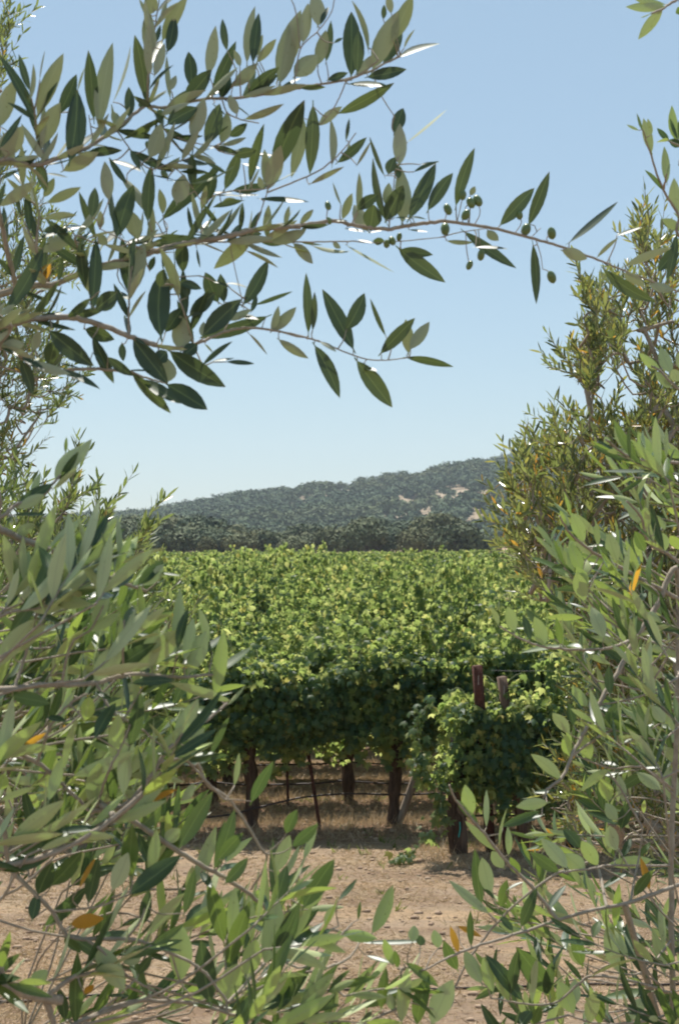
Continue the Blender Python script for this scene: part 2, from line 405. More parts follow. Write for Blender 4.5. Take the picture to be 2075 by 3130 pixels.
class Hill:
    def __init__(s, tbl, Y, front, seed, rough): s.tbl, s.Y, s.front, s.seed, s.rough = tbl, Y, front, seed, rough
    def z(s, x, y):
        t = (y - (s.Y - s.front)) / s.front
        h = sky_h(s.tbl, x * s.Y / max(y, 1), s.Y)
        if t <= 0: return -1.0
        if t <= 1:
            e = t * t * (3 - 2 * t)
        else:
            e = max(0, 1 - (t - 1) * .5)
        g = fbm(x, y, s.front * .35, s.seed, 4)
        return (h + 1) * e * (1 + s.rough * g * (1 - t if t < 1 else 0) * 1.6) - 1.0
    def mesh(s, name, mat, nx=90, ny=44):
        V = []; w = s.Y * .42
        for j in range(ny):
            y = s.Y - s.front + (s.front * 1.7) * j / (ny - 1)
            for i in range(nx):
                x = (-w + 2 * w * i / (nx - 1)); V.append((x, y, s.z(x, y)))
        i = np.arange(ny - 1)[:, None] * nx; j = np.arange(nx - 1)[None]
        q = np.stack([i + j, i + j + 1, i + nx + j + 1, i + nx + j], -1).reshape(-1, 4)
        o = link(name, np_mesh(name, np.array(V), [q]), mat); tag(o, kind='structure'); return o
m = M('hill_soil'); nz = m.noise(.02, 6, .7)
hm = m.done(m.principled(m.ramp(nz, [(.3, (.20, .165, .11)), (.55, (.33, .26, .185)), (.75, (.43, .34, .25))]), 1.0, None, .05).outputs[0])
NEAR = Hill([(a, c + 74) for a, c in NEAR_SKY], 480, 190, 2.3, .10); FAR = Hill([(a, c + 20) for a, c in FAR_SKY], 1500, 700, 7.7, .55); BLUE = Hill([(a, c + 14) for a, c in BLUE_SKY], 2500, 700, 4.1, .25)
NEAR.mesh('near_hill', hm); FAR.mesh('far_hill', hm, 130, 70); BLUE.mesh('distant_hill', hm)

def tree_foliage(nleaf, R0, H, size, seed, lobes=9, nz=.38):
    """crown of leaf clumps: several lobes of clumps, gaps between"""
    g = np.random.default_rng(seed); P = []; N = []
    cs = []
    for i in range(lobes):
        a = g.random() * 6.283; r = g.random() ** .6 * R0 * .62
        cs.append((r * math.cos(a), r * math.sin(a), H * (.34 + .40 * g.random() - .18 * (r / R0) ** 2), R0 * (.34 + .22 * g.random())))
    per = nleaf // lobes
    for c in cs:
        d = nrm(g.normal(size=(per, 3))); d[:, 2] = np.where(d[:, 2] < -.35, -d[:, 2], d[:, 2])
        rr = c[3] * (1 - .45 * g.random(per) ** 2.0)
        p = np.array(c[:3]) + d * rr[:, None] * np.array([1, 1, .78]) + g.normal(size=(per, 3)) * size * .5
        P.append(p); N.append(d + np.array([0, 0, .2]) + g.normal(size=(per, 3)) * nz)
    return np.concatenate(P), np.concatenate(N)
CLUMP = (np.array([(-.5, -.3, 0), (-.1, -.5, .12), (.45, -.35, -.1), (.55, .2, .1), (.1, .5, -.1), (-.45, .35, .1)], float), [np.array([(0, 1, 2, 5), (2, 3, 4, 5)])])
m = M('oak_foliage'); geo = m.n('ShaderNodeNewGeometry'); oi = m.n('ShaderNodeObjectInfo')
c = m.ramp(geo.outputs['Random Per Island'], [(0, (.065, .088, .042)), (.5, (.09, .118, .057)), (1, (.13, .155, .08))])
c = m.mix(.8, c, m.ramp(oi.outputs['Random'], [(0, (.62, .74, .78)), (.5, (1, .97, .93)), (.85, (1.25, 1.08, .95)), (1, (1.5, 1.15, .9))]), 'MULTIPLY')
MAT['oak'] = m.done(m.principled(c, .75, None, .2).outputs[0])
m = M('forest_foliage'); geo = m.n('ShaderNodeNewGeometry')
nz = m.noise(.012, 3); nz2 = m.noise(.11, 2)
c = m.ramp(geo.outputs['Random Per Island'], [(0, (.065, .10, .05)), (.5, (.078, .115, .058)), (1, (.09, .13, .065))])
c = m.mix(.85, c, m.ramp(nz, [(.32, (.6, .78, .8)), (.5, (1, 1, 1)), (.66, (1.45, 1.15, .95))]), 'MULTIPLY')
c = m.mix(.5, c, m.ramp(nz2, [(.35, (.6, .7, .65)), (.65, (1.3, 1.25, 1.1))]), 'MULTIPLY')
MAT['forest'] = m.done(m.principled(c, .8, None, .2).outputs[0])

def crown_mesh(name, nleaf, R0, H, size, seed, lobes):
    b = Bag(); P, N = tree_foliage(nleaf, R0, H, size, seed, lobes)
    n = len(P); b.leaves(CLUMP, P, np.cross(N, rand_unit(n)), N, size * (.6 + .8 * rng.random(n)), size * (.6 + .8 * rng.random(n)))
    return b
# individually seen oaks on the near slope
oaks = []
for s in range(5):
    e = empty('oak_tree', (0, 0, 0))
    R0 = 4.6 + s * .35; H = 7.5 + .5 * (s % 3)
    b = crown_mesh('crown', 2600, R0, H, .62, 40 + s, 11 + s); b.build('crown', MAT['oak'], e, smooth=False)
    t = Bag(); pts = [(0, 0, -1), (.15, 0, H * .2), (0, .1, H * .42)]; t.tube(pts, [.45, .3, .2], 7)
    for a in range(5):
        an = a * 1.3 + s; t.tube([(0, 0, H * .25), (math.cos(an) * R0 * .3, math.sin(an) * R0 * .3, H * .45), (math.cos(an) * R0 * .6, math.sin(an) * R0 * .6, H * .6)], [.2, .14, .05], 5)
    t.build('trunk', MAT['oak_bark'], e)
    oaks.append(e)
def copy_tree(o, parent=None):
    c = o.copy(); COL.objects.link(c)
    if parent is not None: c.parent = parent
    for ch in o.children: copy_tree(ch, c)
    return c
random.seed(77)
used = [0] * 5; nplaced = 0; tries = 0; placed = []
while nplaced < 285 and tries < 60000:
    tries += 1
    y = random.uniform(330, 495); x = random.uniform(-.235, .15) * y
    z = NEAR.z(x, y)
    if z < -.9 and y < 330: z = 0
    if z < 0: z = max(z, -.4)
    px = CX + x / y * FPX; py = HZ - (z + 7 - CAMZ) / y * FPX
    if py > 1705 : continue
    sc_ = random.uniform(.62, 1.1)
    if HZ - (z - .3 + 8.2 * sc_ - CAMZ) / y * FPX < np.interp(px, [a for a, _ in NEAR_SKY], [c for _, c in NEAR_SKY]) - random.uniform(6, 20): continue
    if any((x - a) ** 2 + (y - c) ** 2 < (5.2 + 3 * sc_ * random.random()) ** 2 for a, c in placed): continue
    placed.append((x, y))
    k = random.randrange(5)
    o = oaks[k] if not used[k] else copy_tree(oaks[k]); used[k] += 1
    s = sc_; o.location = (x, y, z - .3); o.scale = (s * random.uniform(.85, 1.2), s, s * random.uniform(.8, 1.15)); o.rotation_euler = (0, 0, random.uniform(0, 6.28))
    tag(o, 'dark green oak crowded on the low near slope behind the vineyard', 'oak tree', 'oaks on the near slope behind the vineyard')
    nplaced += 1

BARE = [(1052, 1490, 34, 3), (1272, 1530, 20, 4), (1335, 1518, 24, 5), (1385, 1532, 14, 2), (1440, 1580, 30, 7), (1310, 1560, 22, 5), (1480, 1512, 20, 8), (1410, 1500, 26, 5), (1230, 1525, 18, 4)]
def forest(hill, name, label, n, R0, H, nleaf, size, xr, bare=True, spire=0):
    protos = []
    for s in range(6):
        P, N = tree_foliage(nleaf, R0, H, size, 90 + s, 6, .14); protos.append((P, N))
    allP = []; allN = []; g = np.random.default_rng(int(hill.Y)); S = []
    cnt = 0
    while cnt < n:
        y = g.uniform(hill.Y - hill.front * .93, hill.Y + 25); x = g.uniform(*xr) * y
        z = hill.z(x, y)
        px = CX + x / y * FPX; py = HZ - (z - CAMZ) / y * FPX
        cnt += 1
        if bare and hill.Y - y > 25 and any(((px - a) / w) ** 2 + (max(abs(py - 13 - c) - 13, 0) / h) ** 2 < 1 + .5 * g.random() for a, c, w, h in BARE): continue
        if bare and fbm(x, y, 75, 31, 3) > .27: continue
        P, N = protos[g.integers(6)]
        a = g.random() * 6.283; ca, sa = math.cos(a), math.sin(a); M3 = np.array([[ca, sa, 0], [-sa, ca, 0], [0, 0, 1]]); s = g.uniform(.45, 1.15)
        allP.append((P @ M3) * s + np.array([x, y, z - .8])); allN.append(N @ M3)
    b = Bag(); P = np.concatenate(allP); N = np.concatenate(allN); k = len(P)
    b.leaves(CLUMP, P, np.cross(N, nrm(g.normal(size=(k, 3)))), N, size * (.6 + .8 * g.random(k)), size * (.6 + .8 * g.random(k)))
    for _ in range(spire):
        x = g.uniform(.09, .2) * hill.Y; y = hill.Y + g.uniform(-60, 5); z = hill.z(x, y); h = g.uniform(10, 18)
        kk = 60; t = g.random(kk); an = g.random(kk) * 6.283; r = (1 - t) * h * .17
        PP = np.stack([x + r * np.cos(an), y + r * np.sin(an), z + t * h], -1)
        NN = np.stack([np.cos(an), np.sin(an), np.full(kk, .6)], -1)
        b.leaves(CLUMP, PP, np.cross(NN, nrm(g.normal(size=(kk, 3)))), NN, 2.0, 2.0)
    tag(b.build(name, MAT['forest'], smooth=False), label, 'woodland', kind='stuff')
forest(FAR, 'hillside_forest', 'blue green woodland covering the long rising hill in the distance', 6200, 7.0, 9.0, 120, 1.6, (-.27, .27))
forest(BLUE, 'distant_forest', 'hazy blue wooded ridge with conifers at far right', 1500, 10, 12, 56, 4, (0, .26), False, 40)
# lone conifer and pale oaks on the skyline
def conifer(px, Y, h):
    b = Bag(); x = (px - CX) / FPX * Y; z = FAR.z(x, Y) - 1
    e = empty('conifer_tree', (x, Y, z), 'small dark pointed conifer on the hill crest beside the tan clearing', 'conifer tree')
    kk = 260; t = rng.random(kk) ** 1.3; an = rng.random(kk) * 6.283; r = (1 - t) * h * .2 * (.5 + .5 * rng.random(kk))
    PP = np.stack([r * np.cos(an), r * np.sin(an), h * .12 + t * h * .88], -1); NN = np.stack([np.cos(an), np.sin(an), np.full(kk, .7)], -1)
    b.leaves(CLUMP, PP, np.cross(NN, rand_unit(kk)), NN, 1.3, 1.3); b.build('crown', MAT['forest'], e, smooth=False)
    t = Bag(); t.tube([(0, 0, -1), (0, 0, h * .5), (0, 0, h * .95)], [.35, .2, .03], 6); t.build('trunk', MAT['oak_bark'], e)
conifer(1036, 1495, 7)
# ---------------------------------------------------------------- vineyard
VS = 1.5      # spacing along the row
def vine_leaves(n, g, top=1.9, bot=.72, depth=.42, shoots=7, seglen=VS, drape=.5):
    """leaf positions for one vine: canopy shell hanging round the wires, shoots on top, hanging ends"""
    ns = int(n * .58); n = n - ns
    u = (g.random(n) - .5) * (seglen + .25)
    a = g.random(n) * 2 * np.pi
    lump = .78 + .22 * np.sin(u * 4.1 + g.random() * 6) + .12 * np.sin(u * 9 + a * 2 + g.random() * 6)
    r = (1 - .5 * g.random(n) ** 2.2) * (.8 + .28 * lump)
    zc = (top + bot) / 2; zh = (top - bot) / 2
    ca, sa = np.cos(a), np.sin(a)
    y = depth * r * np.sign(ca) * np.abs(ca) ** .65
    z = zc + zh * r * np.sign(sa) * np.abs(sa) ** .75 * np.where(sa > 0, 1, 1)
    P = np.stack([u, y, z], -1)
    z = z + np.where(z < zc, (zc - z) / zh, 0) * (.10 * np.sin(u * 5 + g.random() * 6) + .08 * np.sin(u * 13 + g.random() * 6) + .06)
    N = np.stack([g.normal(size=n) * .6, np.sign(ca) * np.abs(ca) ** .8 + g.normal(size=n) * .55, .25 + .45 * sa + g.normal(size=n) * .4], -1)
    P[:, 2] -= np.where(z > zc, (z - zc) / zh, 0) * .26 * (np.abs(u) / .75) ** 2 * (seglen > 1)
    PP, NN = [P], [N]
    m_ = max(10, int(30 * seglen / VS)); k = ns // m_
    for s in range(m_):                          # canes rise from the cordon, arch over and droop
        x0 = (g.random() - .5) * seglen; sd = g.choice([-1, 1]); h = top - .06 - .20 * g.random() - .30 * (abs(x0) / .75) ** 2 * (seglen > 1); out = depth * (.35 + .75 * g.random()); dx = g.normal() * .22
        end = h - .15 - .75 * g.random() if g.random() > .25 else h + .16
        pth = smooth_path([(x0, 0, bot + .2), (x0 + dx * .4, sd * out * .35, (bot + h) / 2 + .15), (x0 + dx * .8, sd * out * .7, h), (x0 + dx * 1.2, sd * out * 1.05, max(end, bot - .1))], 24)
        t = 23 * (1 - g.random(k) ** 1.3 * .8); i = t.astype(int)
        q = pth[i] + g.normal(size=(k, 3)) * np.array([.055, .05, .05]); PP.append(q)
        NN.append(np.stack([g.normal(size=k) * .7, sd * .6 + g.normal(size=k) * .6, .45 + g.normal(size=k) * .45], -1))
    paths = []
    for s in range(shoots):                      # arching shoots over the top
        x0 = (g.random() - .5) * seglen; y0 = (g.random() - .5) * depth * 1.2
        h = .14 + .5 * g.random() ** 1.2; dx = (g.random() - .5) * .7; dy = (g.random() - .5) * .7
        t = np.linspace(0, 1, 7)
        pth = np.stack([x0 + dx * t, y0 + dy * t, top - .15 + h * np.sin(t * (1.2 + 1.3 * g.random())) * 1.3], -1); paths.append(pth)
        k = 26; tt = g.random(k); q = np.stack([np.interp(tt, t, pth[:, i]) for i in range(3)], -1)
        PP.append(q + g.normal(size=(k, 3)) * .03 - np.array([0, 0, .03])); NN.append(np.stack([g.normal(size=k) * .9, g.normal(size=k) * .9, np.full(k, .5)], -1))
    for s in range(int(shoots * drape * 2)):               # hanging shoots
        x0 = (g.random() - .5) * seglen; sd = 1 if g.random() < .5 else -1; L = .15 + .35 * g.random()
        k = int(8 + L * 34); t = g.random(k)
        q = np.stack([x0 + g.normal(size=k) * .05, sd * depth * (.45 + .3 * g.random()) + g.normal(size=k) * .04, bot + .1 - L * t], -1)
        PP.append(q); NN.append(np.stack([g.normal(size=k) * .6, sd * np.ones(k) + g.normal(size=k) * .6, .4 + g.random(k)], -1))
    return np.concatenate(PP), np.concatenate(NN), paths
def leaf_dirs(N, g):
    down = np.array([0, 0, -1.0]) + g.normal(size=N.shape) * .55
    return down - (down * nrm(N)).sum(-1, keepdims=True) * nrm(N)
def vine_trunk(b, h=.95, r=.055, g=None, lean=0.0, arms=(-1, 1)):
    z = np.linspace(-.05, h, 11)
    x = lean * (z / h) + np.cumsum(g.normal(size=11) * .012); y = np.cumsum(g.normal(size=11) * .012)
    x -= x[0]; y -= y[0]
    rad = r * (1 + .28 * np.sin(z * 17 + g.random() * 6) * .5 + g.random(11) * .25); rad[0] *= 1.35; rad[-1] *= 1.25
    b.tube(np.stack([x, y, z], -1), rad, 9, rough=.16)
    top = np.array([x[-1], y[-1], h])
    for s in arms:
        b.tube([top, top + (s * .2, 0, .10), top + (s * .5, g.normal() * .03, .14)], [r * .7, r * .45, r * .25], 6, rough=.15)
def make_vine(seed, nleaf, hi, lsize, label, group, loc=(0, 0, 0), top=1.9, bot=.72, depth=.42, shoots=7, trunk_r=.055, seglen=VS, lean=0, drape=.5, shift=0):
    g = np.random.default_rng(seed)
    e = empty('grapevine', loc, label, 'grapevine', group); e.rotation_euler = (0, 0, ROWANG)
    P, N, paths = vine_leaves(nleaf, g, top, bot, depth, shoots, seglen, drape)
    P = P + np.array([shift, 0, 0]); paths = [p_ + np.array([shift, 0, 0]) for p_ in paths]
    b = Bag(); n = len(P); L = lsize * (.55 + .7 * g.random(n))
    b.leaves(VINE_HI if hi else VINE_LO, P, leaf_dirs(N, g), N, L, L * (.95 + .25 * g.random(n)), -.25 * g.random(n))
    b.build('foliage', MAT['vine_leaf'], e, smooth=hi)
    t = Bag(); vine_trunk(t, .95, trunk_r, g, lean, (1,) if shift else (-1, 1)); t.build('trunk', MAT['vine_bark'], e)
    if hi:
        c = Bag()
        for p in paths: c.tube(p, [.006, .003], 4)
        for k in range(10):
            x0 = shift + (g.random() - .5) * seglen * .7
            c.tube([(x0, 0, 1.0), (x0 + g.normal() * .1, g.normal() * .1, 1.4), (x0 + g.normal() * .15, g.normal() * .2, top - .2)], [.008, .004], 4)
        c.build('shoots', MAT['green_twig'], e)
    return e
def row_point(k, s):
    """k-th row, s metres of x; returns world location on the ground"""
    y = row_y(k, s); return (s, y, ground_z(s, y) - .01 if y < 60 else 0)

# nearest rows, each vine its own shape
KEYX = {0: [-4.45, -2.75, -.93, .58, 2.05, 3.6, 5.1], -1: [1.15, 2.3, 3.65, 5.0]}
lab0 = ['front row vine at far left, mostly hidden behind olive leaves', 'front row vine left of the gnarled left trunk, behind olive twigs',
        'front row vine on the thick dark trunk at left, below a low sunlit top', 'front row vine on the twisted middle trunk with a grey stake leaning on it',
        'front row vine just behind the end vine and its two posts', 'vine behind the right olive tree, second from right in its row', 'rightmost vine of the long row, hidden behind olive branches']
for i, x in enumerate(KEYX[0]):
    x0, y0, z0 = row_point(0, x)
    make_vine(100 + i, 5200, True, .075, lab0[i], 'vines of the long front row', (x0, y0, z0), top=1.9 + [-.05, -.12, -.12, .0, .05, 0, 0][i], bot=[.88, .88, .92, 1.06, .95, .88, .88][i], depth=.32, shoots=10, trunk_r=[.05, .05, .062, .056, .05, .05, .05][i], drape=1.1)
lab1 = ['end vine of the nearest row, trunk against a wooden post, shoot trailing to the ground', 'vine of the nearest row just right of the end post, behind a leaning rusty stake',
        'vine of the nearest row half covered by right olive leaves', 'vine of the nearest row wholly among the right olive branches']
for i, x in enumerate(KEYX[-1]):
    x0, y0, z0 = row_point(-1, x)
    if i == 0:
        e = make_vine(200, 3000, True, .075, lab1[0], 'vines of the short nearest row', (x0, y0, z0), top=1.48, bot=.68, depth=.32, shoots=8, trunk_r=.062, seglen=.62, drape=.6, shift=.31)
        # shoot trailing down to the ground at the row end
        g = np.random.default_rng(8); b = Bag(); c = Bag()
        for (pts, k) in ([[(-.18, -.1, 1.0), (-.25, -.18, .75), (-.22, -.22, .5), (-.30, -.28, .25), (-.52, -.35, .06), (-.66, -.42, .03)], 85], [[(-.25, -.1, 1.55), (-.40, -.14, 1.3), (-.36, -.15, 1.0), (-.38, -.16, .75)], 80], [[(-.1, -.2, .9), (-.2, -.3, .6), (-.14, -.3, .3)], 30]):
            pth = smooth_path(pts, 40); c.tube(pth, [.006, .003], 5)
            q = pth[g.integers(0, 40, k)] + g.normal(size=(k, 3)) * .045; q[:, 2] = np.maximum(q[:, 2], .03)
            N = np.stack([g.normal(size=k) * .6, -.6 + g.normal(size=k) * .6, np.ones(k)], -1)
            L = .075 * (.6 + .7 * g.random(k)); b.leaves(VINE_HI, q, leaf_dirs(N, g), N, L, L * 1.05, -.2)
        b.build('trailing_shoot', MAT['vine_leaf'], e); c.build('cane', MAT['green_twig'], e)
    else:
        make_vine(200 + i, 5000, True, .075, lab1[i], 'vines of the short nearest row', (x0, y0, z0), top=1.56 + .09 * i, bot=.66, depth=.34, shoots=9, trunk_r=.06)
lab2 = ['second row vine seen through the gap at far left', 'second row vine behind the left trunk of the front row', 'second row vine standing in the lit gap between two front trunks', 'second row vine behind the leaning grey stake', 'second row vine behind the end vine of the nearest row']
for i, x in enumerate([-3.1, -1.45, .09, 1.75, 3.4]):
    make_vine(300 + i, 3000, True, .075, lab2[i], 'vines of the second row', row_point(1, x), bot=.85, depth=.3, trunk_r=.06, drape=1.0)
make_vine(390, 2500, True, .078, 'second row vine wholly behind the right olive tree', 'vines of the second row', row_point(1, 5.0), bot=.72)
make_vine(391, 2500, True, .078, 'second row vine wholly behind the left olive bush', 'vines of the second row', row_point(1, -4.6), bot=.72)

# middle field: individual vines copied from a few shapes
def stats(v): return v
MIDG = 'grapevines massed in the field beyond the second row'
MIDL = 'sunlit leafy grapevine among the many massed behind the second row'
mids = [make_vine(400 + i, [3600, 3200, 3700, 3000, 3500, 3300][i], False, .058, MIDL, MIDG, shoots=[16, 22, 12, 20, 17, 26][i], top=1.82 + .05 * (i % 3), bot=.7, drape=.6) for i in range(6)]
mused = [0] * 6; count = 18; rr = random.Random(9)
k = 2; far_cells = []
while k < 66:
    y = ROW0 + k * SP; half = .205 * y + .6
    x = -half + rr.random() * VS
    while x < half:
        yy = row_y(k, x)
        if count < 296:
            j = rr.randrange(6)
            o = mids[j] if not mused[j] else copy_tree(mids[j]); mused[j] += 1
            o.location = row_point(k, x) if yy < 60 else (x, yy, 0)
            o.scale = (rr.choice([-1, 1]) * rr.uniform(.85, 1.12), rr.uniform(.62, .98), (.95 - .0018 * max(yy - 30, 0)) + .26 * max(-1, min(1, 2.2 * fbm(x, yy, 3.2, 13, 2))) + rr.uniform(-.07, .07))
            o.rotation_euler = (0, 0, ROWANG + rr.choice([0, math.pi]))
            tag(o, MIDL, 'grapevine', MIDG); count += 1
        else: far_cells.append((x, yy))
        x += VS
    k += 1
b = Bag(); g = np.random.default_rng(3); T = []
base = [vine_leaves(420, np.random.default_rng(500 + i), shoots=16) for i in range(5)]
for x, y in far_cells:
    P, N, _ = base[g.integers(5)]; s = np.array([g.choice([-1, 1]), g.choice([-1, 1]), g.uniform(.72, .96) + .0002 * (y - 60) + .0008 * x])
    n = len(P); L = .125 * (.6 + .7 * g.random(n)); N2 = N * s
    b.leaves(STRAW, P * s + np.array([x, y, 0]), leaf_dirs(N2, g), N2, L, L, 0)
tag(b.build('distant_vines', MAT['vine_leaf'], smooth=False), 'far rows of leafy green vines merging into one mass below the hills', 'vineyard', kind='stuff')

# ---------------------------------------------------------------- trellis
def box_tube(b, p0, p1, w, d, rotz=0.0):
    p0, p1 = Vector(p0), Vector(p1); ax = (p1 - p0).normalized()
    sx = Vector((math.cos(rotz), math.sin(rotz), 0)); sx = (sx - ax * sx.dot(ax)).normalized(); sy = ax.cross(sx)
    V = []; n = 7
    for i in range(n):
        c = p0.lerp(p1, i / (n - 1)); j = [random.uniform(-.04, .04) for _ in range(8)]
        k = 0
        for a, e in ((-1, -1), (1, -1), (1, 1), (-1, 1)):
            V.append(c + sx * a * w / 2 * (1 + j[k]) + sy * e * d / 2 * (1 + j[k + 1])); k += 2
    F = [(4 * i + a, 4 * i + (a + 1) % 4, 4 * i + 4 + (a + 1) % 4, 4 * i + 4 + a) for i in range(n - 1) for a in range(4)] + [(3, 2, 1, 0), (4 * n - 4, 4 * n - 3, 4 * n - 2, 4 * n - 1)]
    b.add(np.array([v[:] for v in V]), [np.array(F)])
def post(name, px0, py0, px1, py1, Y0, Y1, w, d, mat, label, cat, group=None, extras=None, rz=.3):
    p0 = at(px0, py0, Y0); p1 = at(px1, py1, Y1); p0.z = ground_z(p0.x, p0.y) - .05
    e = empty(name, p0, label, cat, group)
    b = Bag(); q = p1 - p0
    if isinstance(w, float) and d > 0: box_tube(b, (0, 0, 0), q, w, d, rz)
    else: b.tube([(0, 0, 0), tuple(q)], w, 8)
    b.build('shaft', MAT[mat], e, smooth=False)
    b = Bag(); m = q * .93
    b.tube([tuple(m + Vector((0, -.05, .04))), tuple(m + Vector((0, -.045, -.05)))], .0035, 5)
    b.build('staple', MAT['wire'], e)
    return e, p1
yb = row_y(-1, 1.4)
e1, top1 = post('trellis_post', 1500, 2470, 1457, 2035, yb + .05, yb - .2, .085, .07, 'rust_steel', 'dark red brown post leaning left above the nearest vines, the taller of two', 'trellis post')
e2, top2 = post('trellis_post', 1605, 2560, 1533, 2069, yb + .05, yb - .14, .08, .08, 'post_wood', 'short weathered wooden post top right of the taller dark post', 'trellis post')
post('trellis_post', 1410, 2590, 1395, 2250, row_y(-1, 1.3) - .02, row_y(-1, 1.3), .10, .09, 'post_wood', 'thick brown wooden post pressed against the end vine trunk', 'trellis post')
post('trellis_stake', 1548, 2590, 1518, 2300, row_y(-1, 1.7) - .1, row_y(-1, 1.7), .05, .02, 'rust_steel', 'rusty flat stake at the foot of the nearest row, right of the end post', 'trellis stake')
post('trellis_stake', 1211, 2512, 1297, 2300, row_y(0, .6) - .02, row_y(0, .8), .07, .06, 'grey_wood', 'grey wooden stake leaning right from the middle vine trunk', 'trellis stake')
post('trellis_stake', 979, 2518, 932, 2235, row_y(0, -.2), row_y(0, -.3), .035, .02, 'rust_steel', 'thin dark steel stake leaning left, between two front vine trunks', 'trellis stake')
post('trellis_stake', 881, 2486, 877, 2320, row_y(1, -.55) - .3, row_y(1, -.55), .03, .02, 'rust_steel', 'short upright rusty stake in the lit gap behind the front row', 'trellis stake')
# blue green tie on the end vine trunk
x0, y0, z0 = row_point(-1, 1.15)
b = Bag(); b.tube([(x0 + .02, y0 - .115, z0 + .18), (x0 + .035, y0 - .12, z0 + .26), (x0 + .03, y0 - .12, z0 + .33)], .008, 6)
tag(b.build('plant_tie', MAT['tie']), 'tiny teal plastic tie on the thick end vine trunk', 'plant tie')
# small posts through the field
rr = random.Random(4); n = 0
for k in range(3, 26):
    y = ROW0 + k * SP
    for q in range(2):
        if n >= 34: break
        x = rr.uniform(-.13, .13) * y; p = row_point(k, x); 
        if n == 0:
            e = empty('trellis_post', p); b = Bag(); box_tube(b, (0, 0, -.05), (.03, .02, 1.9), .055, .05); b.build('shaft', MAT['post_wood'], e, smooth=False); mp = e
        else: e = copy_tree(mp); e.location = p
        e.rotation_euler = (rr.uniform(-.04, .04), rr.uniform(-.06, .06), rr.random() * 3)
        tag(e, 'small dark post tip showing between leaves out in the vine field', 'trellis post', 'post tips out in the vine field'); n += 1
def wire(name, k, xa, xb, h, r, mat, label, cat, group, sag=.03, step=1.5, pts=None):
    P = []
    n = int((xb - xa) / .25)
    for i in range(n + 1):
        x = xa + (xb - xa) * i / n; y = row_y(k, x) - .02; ph = (x / step) % 1
        P.append((x, y, h - sag * 4 * ph * (1 - ph) + .006 * math.sin(x * 7)))
    if pts: P = pts + P
    b = Bag(); b.tube(P, r, 6); tag(b.build(name, mat), label, cat, group)
wire('drip_hose', 0, -.2, 7, .40, .011, MAT['hose'], 'black drip hose strung low along the front row of trunks', 'drip hose', 'drip hoses strung along the rows', .015,
     pts=[(-7, row_y(0, -7) - .5, .42), (-3.5, row_y(0, -3.5) - .45, .34), (-1.6, row_y(0, -1.6) - .35, .20), (-1.15, row_y(0, -1.15) - .2, .22), (-.75, row_y(0, -.75) - .06, .30), (-.45, row_y(0, -.45) - .02, .36)])
wire('drip_hose', 1, -7, 7, .30, .011, MAT['hose'], 'black drip hose along the second row, seen above the front one', 'drip hose', 'drip hoses strung along the rows', .04)
wire('drip_hose', 2, -7, 7, .30, .011, MAT['hose'], 'thin hose of the third row, faint behind the other two', 'drip hose', 'drip hoses strung along the rows', .03)
wire('drip_hose', -1, 1.02, 7, .43, .011, MAT['hose'], 'black drip hose beginning at the end vine of the nearest row', 'drip hose', 'drip hoses strung along the rows', .03)
wire('trellis_wire', -1, 1.5, 7, 1.86, .0016, MAT['wire'], 'thin pale wire running right from the two post tops', 'wire', 'trellis wires', .02)
wire('trellis_wire', 0, -6, 7, 1.66, .0018, MAT['wire'], 'thin wire glinting at the upper edge of the front row', 'wire', 'trellis wires', .02)
# hose on the bare ground
P = []
for px, py, in ((-300, 3074), (0, 3062), (285, 3040), (450, 3033), (600, 3030), (960, 3028), (1180, 3024), (1406, 3018), (1700, 3012), (2075, 3006), (2400, 3000)):
    Y = 11.9; p = at(px, py, Y)
    for _ in range(8):
        g_ = ground_z(p.x, Y) + .011; t = (g_ - CAMZ) / (p.z - CAMZ); Y = Y * t; p = at(px, py, Y)
    P.append(tuple(p))
P = smooth_path(P, 150); P[:, 2] = [ground_z(p[0], p[1]) + .010 for p in P]; P[:, 1] += .012 * np.sin(P[:, 0] * 5)
b = Bag(); b.tube(P, .0085, 6); tag(b.build('irrigation_hose', MAT['hose']), 'brown irrigation hose lying across the bare soil at the bottom', 'hose')
